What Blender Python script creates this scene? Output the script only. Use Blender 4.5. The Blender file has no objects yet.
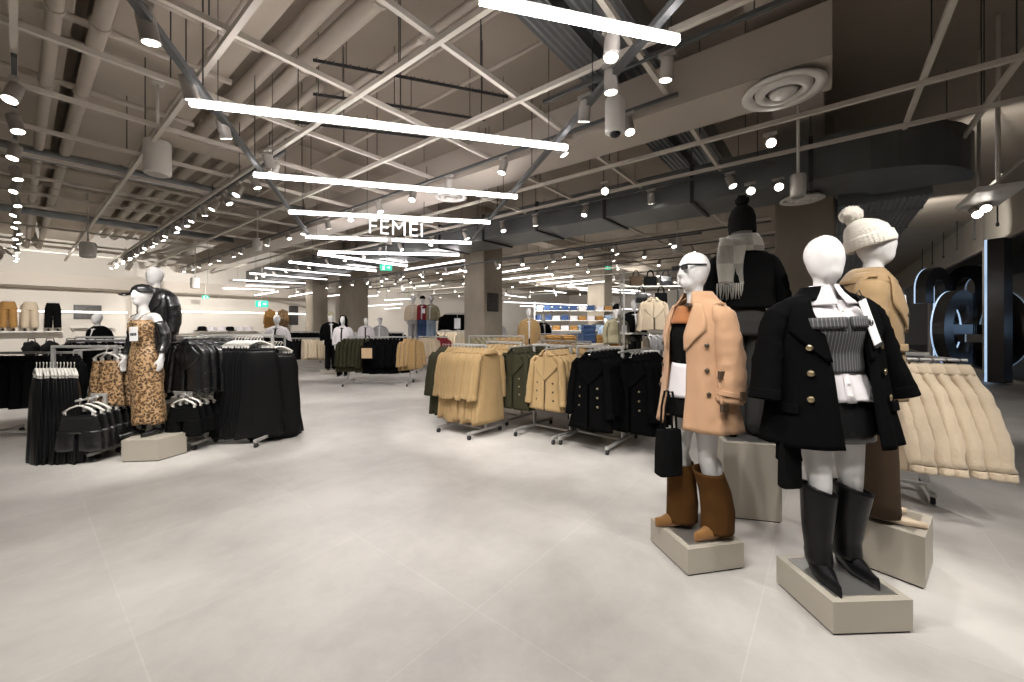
import bpy, bmesh, math, random
from mathutils import Vector, Matrix, noise
RN = random.Random(11)
PI = math.pi
V = Vector
C = bpy.context.scene.collection
SC = bpy.context.scene

# ---------------------------------------------------------------- camera, world, lights, exposure
FOC, HZ, CH = 396.0, 325.0, 1.55
cam_d = bpy.data.cameras.new('camera')
cam_d.sensor_fit = 'HORIZONTAL'; cam_d.sensor_width = 36.0
cam_d.lens = 36.0 * FOC / 1024.0
cam_d.shift_y = -(341.0 - HZ) / 1024.0
cam_d.clip_start = 0.05; cam_d.clip_end = 200
cam = bpy.data.objects.new('camera', cam_d); C.objects.link(cam)
cam.location = (0, 0, CH); cam.rotation_euler = (PI / 2, 0, 0)
SC.camera = cam
SC.view_settings.view_transform = 'Standard'
SC.view_settings.look = 'None'
SC.view_settings.gamma = 1.0
SC.view_settings.use_curve_mapping = False
SC.view_settings.exposure = 0.0
w = bpy.data.worlds.new('world'); SC.world = w; w.use_nodes = True
w.node_tree.nodes['Background'].inputs[0].default_value = (1.0, 0.95, 0.89, 1)
w.node_tree.nodes['Background'].inputs[1].default_value = 0.13
SPOT_W = 0.66
BAR_E = 20.0

# the store grid: A runs to the far left, B to the far right; x_local = t (along B), y_local = s (along A)
GR = math.radians(51.3)
A = V((-math.sin(GR), math.cos(GR), 0)); B = V((math.cos(GR), math.sin(GR), 0))
def g(s, t, z=0.0): return A * s + B * t + V((0, 0, z))
def at(px, py, z):                       # the point at height z on the ray through a pixel
    Y = FOC * (CH - z) / (py - HZ)
    return V(((px - 512.0) / FOC * Y, Y, z))
def dp(px, Y, py):                       # the point at depth Y
    return V(((px - 512.0) / FOC * Y, Y, CH - (py - HZ) * Y / FOC))

def lamp(loc, aim, watts, cone=60, col=(1.0, 0.965, 0.92), blend=0.5, size=0.035):
    d = bpy.data.lights.new('spot_lamp', 'SPOT')
    d.energy = watts * SPOT_W; d.spot_size = math.radians(cone); d.spot_blend = blend
    d.color = col; d.shadow_soft_size = size
    o = bpy.data.objects.new('spot_lamp', d); C.objects.link(o)
    o.location = loc
    o.rotation_euler = (V(aim) - V(loc)).to_track_quat('-Z', 'Y').to_euler()
    return o
LAMPS = [  # lamp position, aim, watts, cone
 ((0.2, 0.9, 3.7), (1.72, 2.1, 1.2), 260, 44),
 ((3.6, 1.2, 3.7), (1.9, 2.2, 0.9), 200, 46),
 ((0.0, 1.9, 3.7), (1.2, 2.6, 1.2), 260, 44),
 ((3.2, 4.6, 3.4), (1.6, 2.6, 0.4), 220, 50),
 ((2.6, 1.0, 3.7), (2.4, 2.6, 1.4), 200, 46),
 ((4.4, 1.6, 3.7), (3.5, 3.2, 0.9), 320, 50),
 ((0.6, 4.2, 3.4), (1.9, 3.5, 1.2), 120, 46),
 ((-0.7, 3.2, 3.7), (0.4, 5.3, 0.9), 420, 50),
 ((1.6, 3.0, 3.7), (1.0, 4.9, 0.8), 320, 50),
 ((-1.6, 4.0, 3.7), (-0.6, 5.8, 0.8), 420, 46),
 ((-3.0, 2.6, 3.7), (-4.3, 4.8, 1.0), 420, 46),
 ((-2.2, 3.6, 3.7), (-3.6, 5.3, 0.7), 340, 50),
 ((-4.6, 2.6, 3.7), (-5.0, 4.7, 0.6), 340, 52),
 ((-1.2, 1.0, 3.8), (-1.0, 2.0, 0.0), 330, 95),
 ((0.3, 0.2, 3.8), (0.6, 1.5, 0.0), 330, 95),
 ((-3.4, 1.5, 3.8), (-3.0, 2.6, 0.0), 330, 95),
 ((-1.5, 3.6, 3.8), (-1.8, 4.6, 0.0), 330, 95),
 ((2.4, 0.6, 3.8), (3.2, 2.2, 0.0), 300, 95),
 ((-4.0, 6.6, 3.8), (-2.8, 7.6, 0.0), 420, 95),
 ((-1.5, 7.4, 3.8), (-3.4, 10.0, 0.6), 560, 70),
 ((-6.6, 9.6, 3.8), (-6.8, 12.8, 0.6), 560, 70),
 ((0.8, 8.0, 3.4), (1.2, 10.5, 0.6), 520, 90),
 ((-9.0, 6.6, 3.8), (-10.0, 8.4, 0.4), 600, 90),
 ((-12.5, 11.0, 3.2), (-16.4, 15.2, 1.6), 1500, 90),
 ((-9.5, 14.0, 3.2), (-12.6, 18.6, 1.6), 1500, 90),
 ((3.0, 6.4, 3.4), (2.9, 8.3, 1.2), 420, 60),
 ((6.6, 6.2, 3.4), (7.4, 7.6, 0.0), 260, 90),
 ((4.5, 13.0, 3.4), (4.0, 16.0, 1.0), 1300, 110),
 ((0.5, 17.5, 3.4), (2.4, 19.0, 1.2), 1500, 110),
 ((7.0, 20.0, 3.4), (7.0, 26.0, 1.2), 2200, 120),
 ((-6.0, 22.0, 3.4), (-5.0, 27.0, 1.2), 2200, 120),
 ((2.0, 27.0, 3.4), (4.0, 32.0, 1.2), 2600, 120),
 ((7.4, 6.2, 4.35), (13.8, 10.9, 4.7), 380, 80),  # added above the channels to brighten the window bulkhead, no fixture there
 ((11.5, 11.0, 4.35), (17.5, 15.6, 4.7), 700, 80),  # second lamp added for the bulkhead, farther along
 ((-3.9, 3.4, 3.7), (-4.85, 5.4, 2.1), 420, 40),  # added only to brighten the head of the leather blazer mannequin
 ((-3.0, 15.0, 3.6), (-2.6, 18.0, 0.6), 800, 95),
]
for a_ in LAMPS: lamp(*a_)

# ---------------------------------------------------------------- materials
def mat(name, col, rough=0.6, metal=0.0, var=0.12, scale=6.0, bump=0.0, bscale=60.0, emit=None, es=0.0, sheen=0.0, coat=0.0, spec=0.5, stretch=None):
    m = bpy.data.materials.new(name); m.use_nodes = True
    nt = m.node_tree; b = nt.nodes['Principled BSDF']
    tc = nt.nodes.new('ShaderNodeTexCoord')
    no = nt.nodes.new('ShaderNodeTexNoise'); no.inputs['Scale'].default_value = scale; no.inputs['Detail'].default_value = 5
    src = tc.outputs['Object']
    if stretch:
        mp = nt.nodes.new('ShaderNodeMapping'); mp.inputs['Scale'].default_value = stretch
        nt.links.new(src, mp.inputs['Vector']); src = mp.outputs['Vector']
    nt.links.new(src, no.inputs['Vector'])
    mx = nt.nodes.new('ShaderNodeMix'); mx.data_type = 'RGBA'
    lo = [max(0, c * (1 - var)) for c in col]; hi = [min(1, c * (1 + var)) for c in col]
    mx.inputs['A'].default_value = (*lo, 1); mx.inputs['B'].default_value = (*hi, 1)
    nt.links.new(no.outputs['Fac'], mx.inputs['Factor'])
    nt.links.new(mx.outputs['Result'], b.inputs['Base Color'])
    b.inputs['Roughness'].default_value = rough; b.inputs['Metallic'].default_value = metal
    b.inputs['Specular IOR Level'].default_value = spec
    if sheen: b.inputs['Sheen Weight'].default_value = sheen
    if coat: b.inputs['Coat Weight'].default_value = coat
    if emit:
        b.inputs['Emission Color'].default_value = (*emit, 1); b.inputs['Emission Strength'].default_value = es
    if bump:
        n2 = nt.nodes.new('ShaderNodeTexNoise'); n2.inputs['Scale'].default_value = bscale; n2.inputs['Detail'].default_value = 4
        nt.links.new(src, n2.inputs['Vector'])
        bp = nt.nodes.new('ShaderNodeBump'); bp.inputs['Strength'].default_value = bump; bp.inputs['Distance'].default_value = 0.01
        nt.links.new(n2.outputs['Fac'], bp.inputs['Height']); nt.links.new(bp.outputs['Normal'], b.inputs['Normal'])
    return m
M = {}
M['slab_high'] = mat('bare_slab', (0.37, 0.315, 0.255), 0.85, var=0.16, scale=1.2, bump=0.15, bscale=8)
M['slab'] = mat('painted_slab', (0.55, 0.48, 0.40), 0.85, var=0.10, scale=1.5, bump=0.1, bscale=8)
M['slab_dark'] = mat('dark_recess', (0.16, 0.135, 0.11), 0.9, var=0.15, scale=1.5)
M['paint'] = mat('painted_steel', (0.52, 0.46, 0.385), 0.55, var=0.08)
M['strut'] = mat('white_channel', (0.66, 0.61, 0.53), 0.5, var=0.06)
M['beam'] = mat('painted_beam', (0.46, 0.405, 0.345), 0.7, var=0.05, scale=1.2)
M['galv'] = mat('galvanised_steel', (0.30, 0.32, 0.33), 0.38, 0.75, var=0.25, scale=3)
M['duct'] = mat('dark_duct_steel', (0.17, 0.18, 0.18), 0.45, 0.6, var=0.3, scale=2.2)
M['dark'] = mat('dark_steel', (0.035, 0.035, 0.035), 0.5, 0.2)
M['track'] = mat('grey_track', (0.10, 0.105, 0.105), 0.5, 0.3)
M['whitep'] = mat('white_plastic', (0.74, 0.71, 0.66), 0.4, var=0.03)
M['spotbody'] = mat('spot_body', (0.42, 0.39, 0.35), 0.45, 0.1, var=0.05)
M['lens'] = mat('lit_lens', (1, 1, 1), 0.4, emit=(1.0, 0.94, 0.84), es=14.0)
M['led'] = mat('lit_tube', (1, 1, 1), 0.4, emit=(1.0, 0.95, 0.97), es=BAR_E)
M['ledfar'] = mat('lit_far_tube', (1, 1, 1), 0.4, emit=(1.0, 0.95, 0.97), es=4.5)
M['sign'] = mat('lit_sign', (1, 1, 1), 0.4, emit=(1.0, 0.98, 0.98), es=1.1)
M['striplit'] = mat('lit_strip', (1, 1, 1), 0.4, emit=(1.0, 0.94, 0.85), es=5.0)
M['conc'] = mat('bare_concrete', (0.33, 0.285, 0.225), 0.85, var=0.28, scale=2.2, bump=0.25, bscale=14, stretch=(1, 1, 0.5))
M['wall'] = mat('white_wall', (0.72, 0.67, 0.60), 0.8, var=0.04, scale=1)
M['bulk'] = mat('bulkhead_paint', (0.40, 0.36, 0.30), 0.8, var=0.06, scale=1)
M['mannequin'] = mat('matte_white_lacquer', (0.72, 0.705, 0.695), 0.38, var=0.015, spec=0.4)
M['plinth'] = mat('greige_laminate', (0.39, 0.355, 0.295), 0.5, var=0.05, scale=2)
M['plinth_dark'] = mat('dark_laminate', (0.24, 0.22, 0.18), 0.5, var=0.05, scale=2)
M['steel'] = mat('brushed_plate', (0.55, 0.54, 0.52), 0.28, 0.85, var=0.1, scale=4, stretch=(1, 20, 1))
M['rackgrey'] = mat('grey_rack_steel', (0.48, 0.47, 0.45), 0.4, 0.4, var=0.06)
M['rubber'] = mat('black_rubber', (0.02, 0.02, 0.02), 0.6)
M['shadowgap'] = mat('black_plinth_foot', (0.015, 0.014, 0.013), 0.8)
def fab(name, col, rough=0.85, sheen=0.05, bump=0.25, bs=140, var=0.15, sc=9, spec=0.25): return mat(name, col, rough, var=var, scale=sc, bump=bump, bscale=bs, sheen=sheen, spec=spec)
M['black'] = fab('black_wool', (0.0035, 0.0035, 0.0037), 1.0, 0.0, spec=0.04)
M['blackfab'] = fab('black_cotton', (0.005, 0.005, 0.0052), 0.95, 0.0, spec=0.06)
M['satin'] = mat('black_satin', (0.005, 0.005, 0.0055), 0.42, var=0.2, scale=7, bump=0.5, bscale=9, stretch=(1, 1, 0.25), spec=0.2)
M['leather'] = mat('black_leather', (0.007, 0.007, 0.0075), 0.26, var=0.2, bump=0.4, bscale=16, spec=0.8)
M['tan'] = fab('tan_cotton', (0.43, 0.255, 0.148), 0.8, 0.1, bump=0.12, bs=30, var=0.05)
M['collarshade'] = fab('rust_collar_shade', (0.30, 0.11, 0.035), 0.8, 0.1)
M['trench'] = fab('camel_gabardine', (0.30, 0.20, 0.10), 0.75, 0.1, bump=0.12, bs=30, var=0.05)
M['beige'] = fab('beige_gabardine', (0.37, 0.25, 0.118), 0.8, 0.1, bump=0.2, bs=24, var=0.12)
M['cream'] = fab('cream_fleece', (0.60, 0.49, 0.355), 0.95, 0.3, bump=0.5, bs=60, var=0.08)
M['olive'] = fab('olive_cotton', (0.030, 0.028, 0.013), 0.85, 0.0, var=0.2)
M['khaki'] = fab('khaki_cotton', (0.28, 0.25, 0.16), 0.85, 0.0)
M['brown'] = fab('dark_brown_wool', (0.050, 0.031, 0.018), 0.85, 0.0)
M['greytr'] = fab('charcoal_wool', (0.026, 0.025, 0.0235), 0.85, 0.0)
M['white'] = fab('white_cotton', (0.64, 0.605, 0.62), 0.8, 0.1, bump=0.15, bs=25, var=0.04)
M['knit'] = fab('white_rib_knit', (0.80, 0.75, 0.66), 0.95, 0.4, bump=0.6, bs=90, var=0.06)
M['blackknit'] = fab('black_knit', (0.006, 0.006, 0.006), 0.95, 0.0, bump=0.6, bs=90)
M['red'] = fab('dark_red_cotton', (0.20, 0.012, 0.02), 0.85, 0.1)
M['blue'] = fab('blue_denim', (0.040, 0.075, 0.17), 0.85, 0.1, var=0.35, sc=20)
M['lightblue'] = fab('light_denim', (0.30, 0.38, 0.48), 0.85, 0.1, var=0.3, sc=20)
M['gold'] = fab('gold_cloth', (0.36, 0.19, 0.055), 0.7, 0.1, var=0.35, sc=20)
M['grey'] = fab('grey_jersey', (0.33, 0.32, 0.32), 0.9, 0.1)
M['camel'] = fab('camel_faux_fur', (0.38, 0.24, 0.10), 0.95, 0.4, bump=0.8, bs=50, var=0.3, sc=25)
M['suede'] = mat('brown_suede', (0.080, 0.034, 0.008), 0.9, var=0.25, scale=9, bump=0.2, bscale=50, spec=0.15)
M['suedetoe'] = mat('honey_suede', (0.22, 0.100, 0.022), 0.75, var=0.2, scale=12, sheen=0.2)
M['shoebeige'] = mat('beige_leather', (0.50, 0.39, 0.27), 0.5)
M['bootleather'] = mat('black_boot_leather', (0.0045, 0.0045, 0.005), 0.34, var=0.2, bump=0.35, bscale=14, spec=0.22)
M['brass'] = mat('antique_brass', (0.50, 0.40, 0.24), 0.3, 0.9)
M['horn'] = mat('dark_horn_button', (0.06, 0.04, 0.025), 0.35)
M['lensglass'] = mat('black_lens', (0.012, 0.012, 0.014), 0.12)
M['paper'] = mat('white_card', (0.85, 0.85, 0.84), 0.6, var=0.02)
M['ink'] = mat('black_ink', (0.02, 0.02, 0.02), 0.6)
M['kraft'] = mat('kraft_card', (0.52, 0.36, 0.22), 0.8)
M['poster'] = mat('photo_print', (0.06, 0.055, 0.05), 0.4, var=0.9, scale=9)
M['green'] = mat('exit_green', (0.02, 0.35, 0.22), 0.4, emit=(0.02, 0.50, 0.30), es=0.9)
M['white_lit'] = mat('exit_white', (0.9, 1, 0.95), 0.4, emit=(0.75, 1, 0.9), es=1.2)
M['sprinkler'] = mat('brass_sprinkler', (0.35, 0.26, 0.14), 0.4, 0.6)
M['mallfloor'] = mat('dark_mall_floor', (0.10, 0.095, 0.09), 0.25, var=0.2)
M['malldark'] = mat('dark_mall_wall', (0.030, 0.034, 0.045), 0.5, var=0.5, scale=0.7)
M['malllit'] = mat('lit_shopfront', (0.8, 0.8, 0.8), 0.4, emit=(0.55, 0.75, 1.0), es=2.2)
M['mallorange'] = mat('orange_shopfront', (0.6, 0.12, 0.02), 0.4, emit=(0.9, 0.16, 0.03), es=0.5)
M['letterblack'] = mat('black_acrylic', (0.022, 0.020, 0.018), 0.16, var=0.3, scale=2)
M['letterglow'] = mat('lit_letter_face', (0.8, 0.9, 1.0), 0.4, emit=(0.45, 0.68, 1.0), es=0.75)

def plaid():
    m = bpy.data.materials.new('grey_check_wool'); m.use_nodes = True
    nt = m.node_tree; b = nt.nodes['Principled BSDF']; b.inputs['Roughness'].default_value = 0.95
    b.inputs['Sheen Weight'].default_value = 0.3
    tc = nt.nodes.new('ShaderNodeTexCoord'); ck = nt.nodes.new('ShaderNodeTexChecker'); ck.inputs['Scale'].default_value = 7
    ck.inputs['Color1'].default_value = (0.42, 0.40, 0.35, 1); ck.inputs['Color2'].default_value = (0.15, 0.145, 0.13, 1)
    mp = nt.nodes.new('ShaderNodeMapping'); mp.inputs['Location'].default_value = (0.03, 0.5, 0.04); mp.inputs['Scale'].default_value = (1, 0.001, 1)
    nt.links.new(tc.outputs['Object'], mp.inputs['Vector']); nt.links.new(mp.outputs['Vector'], ck.inputs['Vector'])
    no = nt.nodes.new('ShaderNodeTexNoise'); no.inputs['Scale'].default_value = 5
    mx = nt.nodes.new('ShaderNodeMix'); mx.data_type = 'RGBA'; mx.inputs['B'].default_value = (0.33, 0.31, 0.27, 1)
    nt.links.new(no.outputs['Fac'], mx.inputs['Factor']); nt.links.new(ck.outputs['Color'], mx.inputs['A'])
    nt.links.new(mx.outputs['Result'], b.inputs['Base Color'])
    return m
M['plaid'] = plaid()

def leopard():
    m = bpy.data.materials.new('leopard_print'); m.use_nodes = True
    nt = m.node_tree; b = nt.nodes['Principled BSDF']; b.inputs['Roughness'].default_value = 0.6
    tc = nt.nodes.new('ShaderNodeTexCoord')
    no = nt.nodes.new('ShaderNodeTexNoise'); no.inputs['Scale'].default_value = 45; no.inputs['Detail'].default_value = 2
    mx = nt.nodes.new('ShaderNodeMix'); mx.data_type = 'RGBA'; mx.inputs['Factor'].default_value = 0.035
    nt.links.new(tc.outputs['Object'], no.inputs['Vector'])
    nt.links.new(tc.outputs['Object'], mx.inputs['A']); nt.links.new(no.outputs['Color'], mx.inputs['B'])
    vo = nt.nodes.new('ShaderNodeTexVoronoi'); vo.inputs['Scale'].default_value = 40
    nt.links.new(mx.outputs['Result'], vo.inputs['Vector'])
    cr = nt.nodes.new('ShaderNodeValToRGB'); e = cr.color_ramp
    e.interpolation = 'LINEAR'
    e.elements[0].position = 0.0; e.elements[0].color = (0.30, 0.135, 0.035, 1)
    e.elements[1].position = 0.22; e.elements[1].color = (0.28, 0.125, 0.03, 1)
    for p, c in ((0.30, (0.010, 0.008, 0.006, 1)), (0.46, (0.012, 0.009, 0.007, 1)), (0.54, (0.42, 0.255, 0.12, 1)), (1.0, (0.50, 0.335, 0.19, 1))):
        x = e.elements.new(p); x.color = c
    nt.links.new(vo.outputs['Distance'], cr.inputs['Fac']); nt.links.new(cr.outputs['Color'], b.inputs['Base Color'])
    return m
M['leopard'] = leopard()

def pinstripe():
    m = bpy.data.materials.new('grey_pinstripe'); m.use_nodes = True
    nt = m.node_tree; b = nt.nodes['Principled BSDF']; b.inputs['Roughness'].default_value = 0.85
    tc = nt.nodes.new('ShaderNodeTexCoord'); wv = nt.nodes.new('ShaderNodeTexWave'); wv.wave_type = 'BANDS'; wv.bands_direction = 'X'
    wv.inputs['Scale'].default_value = 22
    cr = nt.nodes.new('ShaderNodeValToRGB'); cr.color_ramp.elements[0].position = 0.80; cr.color_ramp.elements[0].color = (0.050, 0.050, 0.053, 1)
    cr.color_ramp.elements[1].position = 0.97; cr.color_ramp.elements[1].color = (0.16, 0.16, 0.165, 1)
    nt.links.new(tc.outputs['Object'], wv.inputs['Vector']); nt.links.new(wv.outputs['Fac'], cr.inputs['Fac']); nt.links.new(cr.outputs['Color'], b.inputs['Base Color'])
    return m
M['pinstripe'] = pinstripe()

def floor_mat():
    m = bpy.data.materials.new('large_stone_tiles'); m.use_nodes = True
    nt = m.node_tree; b = nt.nodes['Principled BSDF']
    tc = nt.nodes.new('ShaderNodeTexCoord')
    mp = nt.nodes.new('ShaderNodeMapping'); mp.inputs['Location'].default_value = (-0.36, -0.3, 0)
    nt.links.new(tc.outputs['Object'], mp.inputs['Vector'])
    br = nt.nodes.new('ShaderNodeTexBrick'); br.offset = 0.0; br.squash = 1.0
    br.inputs['Scale'].default_value = 1.0; br.inputs['Brick Width'].default_value = 1.2; br.inputs['Row Height'].default_value = 1.2
    br.inputs['Mortar Size'].default_value = 0.004; br.inputs['Mortar Smooth'].default_value = 0.3
    br.inputs['Color1'].default_value = (0.52, 0.495, 0.465, 1); br.inputs['Color2'].default_value = (0.555, 0.53, 0.50, 1)
    br.inputs['Mortar'].default_value = (0.58, 0.555, 0.525, 1)
    nt.links.new(mp.outputs['Vector'], br.inputs['Vector'])
    n1 = nt.nodes.new('ShaderNodeTexNoise'); n1.inputs['Scale'].default_value = 0.9; n1.inputs['Detail'].default_value = 9; n1.inputs['Roughness'].default_value = 0.68; n1.inputs['Distortion'].default_value = 0.15
    nt.links.new(tc.outputs['Object'], n1.inputs['Vector'])
    cr = nt.nodes.new('ShaderNodeValToRGB'); cr.color_ramp.elements[0].position = 0.36; cr.color_ramp.elements[0].color = (0.69, 0.685, 0.68, 1)
    cr.color_ramp.elements[1].position = 0.62; cr.color_ramp.elements[1].color = (1, 1, 1, 1)
    nt.links.new(n1.outputs['Fac'], cr.inputs['Fac'])
    mx = nt.nodes.new('ShaderNodeMix'); mx.data_type = 'RGBA'; mx.blend_type = 'MULTIPLY'; mx.inputs['Factor'].default_value = 0.8
    nt.links.new(br.outputs['Color'], mx.inputs['A']); nt.links.new(cr.outputs['Color'], mx.inputs['B'])
    nt.links.new(mx.outputs['Result'], b.inputs['Base Color'])
    n2 = nt.nodes.new('ShaderNodeTexNoise'); n2.inputs['Scale'].default_value = 90; n2.inputs['Detail'].default_value = 3
    nt.links.new(tc.outputs['Object'], n2.inputs['Vector'])
    mr = nt.nodes.new('ShaderNodeMapRange'); mr.inputs['To Min'].default_value = 0.36; mr.inputs['To Max'].default_value = 0.52
    nt.links.new(n1.outputs['Fac'], mr.inputs['Value']); nt.links.new(mr.outputs['Result'], b.inputs['Roughness'])
    b.inputs['Specular IOR Level'].default_value = 0.45
    return m
M['floor'] = floor_mat()

def glass_mat():
    m = bpy.data.materials.new('window_glass'); m.use_nodes = True
    nt = m.node_tree; nt.nodes.remove(nt.nodes['Principled BSDF'])
    out = nt.nodes['Material Output']
    tr = nt.nodes.new('ShaderNodeBsdfTransparent'); tr.inputs[0].default_value = (0.82, 0.88, 0.95, 1)
    gl = nt.nodes.new('ShaderNodeBsdfGlossy'); gl.inputs['Roughness'].default_value = 0.02
    fr = nt.nodes.new('ShaderNodeFresnel'); fr.inputs['IOR'].default_value = 1.45
    mx = nt.nodes.new('ShaderNodeMixShader')
    nt.links.new(fr.outputs[0], mx.inputs[0]); nt.links.new(tr.outputs[0], mx.inputs[1]); nt.links.new(gl.outputs[0], mx.inputs[2])
    nt.links.new(mx.outputs[0], out.inputs['Surface'])
    return m
M['glass'] = glass_mat()

# ---------------------------------------------------------------- mesh building
def lerp_rows(rows, z):
    """rows sorted by falling or rising first column; linear interpolation of the other columns (smoothed)."""
    if rows[0][0] > rows[-1][0]: rows = rows[::-1]
    if z <= rows[0][0]: return rows[0][1:]
    for a, b in zip(rows, rows[1:]):
        if z <= b[0]:
            f = (z - a[0]) / (b[0] - a[0] + 1e-9)
            return [x + (y - x) * f for x, y in zip(a[1:], b[1:])]
    return rows[-1][1:]

class MB:
    def __init__(self): self.v = []; self.f = []; self.mi = []; self.m = 0
    def add(self, vs, fs):
        o = len(self.v); self.v += [tuple(x) for x in vs]
        for f in fs: self.f.append([i + o for i in f]); self.mi.append(self.m)
        return self
    def box(self, c, s, rz=0.0, bev=0.0):
        c = V(c); hx, hy, hz = s[0] / 2, s[1] / 2, s[2] / 2
        if bev <= 0:
            pts = [V((x, y, z)) for z in (-hz, hz) for x, y in ((-hx, -hy), (hx, -hy), (hx, hy), (-hx, hy))]
            fs = [(3, 2, 1, 0), (4, 5, 6, 7), (0, 1, 5, 4), (1, 2, 6, 5), (2, 3, 7, 6), (3, 0, 4, 7)]
        else:
            b = min(bev, hx * .9, hy * .9, hz * .9); pts = []; ring = []
            for z, i in ((-hz, b), (-hz + b, 0), (hz - b, 0), (hz, b)):
                x, y = hx - i, hy - i
                ring.append(len(pts))
                k = b if i == 0 else 0
                pts += [V(p + (z,)) for p in ((-x + k, -y), (x - k, -y), (x, -y + k), (x, y - k), (x - k, y), (-x + k, y), (-x, y - k), (-x, -y + k))]
            fs = [tuple(range(7, -1, -1)), tuple(range(24, 32))]
            for r in range(3):
                for k in range(8):
                    fs.append((r * 8 + k, r * 8 + (k + 1) % 8, (r + 1) * 8 + (k + 1) % 8, (r + 1) * 8 + k))
        R_ = Matrix.Rotation(rz, 3, 'Z')
        return self.add([R_ @ p + c for p in pts], fs)
    def rbar(self, p0, p1, wd, ht):           # rectangular bar; ht is the upright side
        p0, p1 = V(p0), V(p1); d = (p1 - p0).normalized()
        up = V((0, 0, 1)) if abs(d.z) < 0.95 else V((0, 1, 0))
        sd = d.cross(up).normalized(); up = sd.cross(d).normalized()
        pts = [p + sd * x + up * y for p in (p0, p1) for x, y in ((-wd / 2, -ht / 2), (wd / 2, -ht / 2), (wd / 2, ht / 2), (-wd / 2, ht / 2))]
        return self.add(pts, [(3, 2, 1, 0), (4, 5, 6, 7), (0, 1, 5, 4), (1, 2, 6, 5), (2, 3, 7, 6), (3, 0, 4, 7)])
    def grid(self, rows, closed=False, cap=False):
        n = len(rows[0]); vs = [p for r in rows for p in r]; fs = []
        for i in range(len(rows) - 1):
            for k in range(n if closed else n - 1):
                k2 = (k + 1) % n
                fs.append((i * n + k, i * n + k2, (i + 1) * n + k2, (i + 1) * n + k))
        if cap: fs += [tuple(range(n - 1, -1, -1)), tuple(range((len(rows) - 1) * n, len(rows) * n))]
        return self.add(vs, fs)
    def tube(self, pts, radii, n=10, ref=V((0, 1, 0)), cap=True, fold=0.0, seed=0.0):
        pts = [V(p) for p in pts]; rows = []
        for i, p in enumerate(pts):
            d = (pts[min(i + 1, len(pts) - 1)] - pts[max(i - 1, 0)]).normalized()
            rf = ref if abs(d.dot(ref)) < 0.95 else V((1, 0, 0))
            u = rf.cross(d).normalized(); w_ = d.cross(u).normalized()
            r = radii[i] if isinstance(radii, (list, tuple)) else radii
            ra, rb = r if isinstance(r, (list, tuple)) else (r, r)
            row = []
            for k in range(n):
                a = 2 * PI * k / n; m = 1.0
                if fold: m += fold * noise.noise(V((math.cos(a) * 1.3 + seed, math.sin(a) * 1.3, i * 0.55 + seed)))
                row.append(p + u * (ra * m * math.cos(a)) + w_ * (rb * m * math.sin(a)))
            rows.append(row)
        return self.grid(rows, True, cap)
    def bar(self, p0, p1, r, n=8, r2=None): return self.tube([p0, p1], [r, r if r2 is None else r2], n)
    def lathe(self, prof, n=20, c=(0, 0, 0), cap=True):
        c = V(c); rows = [[c + V((r * math.cos(2 * PI * k / n), r * math.sin(2 * PI * k / n), z)) for k in range(n)] for r, z in prof]
        return self.grid(rows, True, cap)
    def ell(self, c, r, n=16, m=10, rot=None):
        c = V(c); rows = []
        for i in range(m + 1):
            th = PI * (0.02 + 0.96 * i / m)
            row = [V((r[0] * math.sin(th) * math.cos(2 * PI * k / n), r[1] * math.sin(th) * math.sin(2 * PI * k / n), -r[2] * math.cos(th))) for k in range(n)]
            rows.append([c + (rot @ p if rot else p) for p in row])
        return self.grid(rows, True, True)
    def cap(self, p0, r0, p1, r1, n=14):      # tapered capsule
        p0, p1 = V(p0), V(p1); d = (p1 - p0).normalized(); pts = []; rr = []
        for k in range(1, 5): a = PI / 2 * k / 4.0; pts.append(p0 - d * r0 * math.cos(a)); rr.append(max(r0 * math.sin(a), r0 * .05))
        for k in range(0, 4): a = PI / 2 * k / 4.0; pts.append(p1 + d * r1 * math.sin(a)); rr.append(r1 * math.cos(a))
        pts.append(p1 + d * r1); rr.append(r1 * .05)
        return self.tube(pts, rr, n)
    def prism(self, poly, z0, z1, c=(0, 0, 0)):
        c = V(c); n = len(poly)
        pts = [c + V((x, y, z0)) for x, y in poly] + [c + V((x, y, z1)) for x, y in poly]
        fs = [tuple(range(n - 1, -1, -1)), tuple(range(n, 2 * n))] + [(k, (k + 1) % n, n + (k + 1) % n, n + k) for k in range(n)]
        return self.add(pts, fs)
    def vprism(self, poly, y0, y1, c=(0, 0, 0)):   # polygon in x-z, thickness in y
        c = V(c); n = len(poly)
        pts = [c + V((x, y0, z)) for x, z in poly] + [c + V((x, y1, z)) for x, z in poly]
        fs = [tuple(range(n)), tuple(range(2 * n - 1, n - 1, -1))] + [((k + 1) % n, k, n + k, n + (k + 1) % n) for k in range(n)]
        return self.add(pts, fs)
    def mesh(self, name, mats, smooth=False, recalc=True):
        me = bpy.data.meshes.new(name); me.from_pydata(self.v, [], self.f)
        for m in (mats if isinstance(mats, (list, tuple)) else [mats]): me.materials.append(M[m] if isinstance(m, str) else m)
        if any(self.mi): me.polygons.foreach_set('material_index', self.mi)
        if recalc:
            bm = bmesh.new(); bm.from_mesh(me); bmesh.ops.recalc_face_normals(bm, faces=bm.faces); bm.to_mesh(me); bm.free()
        if smooth: me.polygons.foreach_set('use_smooth', [True] * len(me.polygons))
        me.update(); return me

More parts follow.
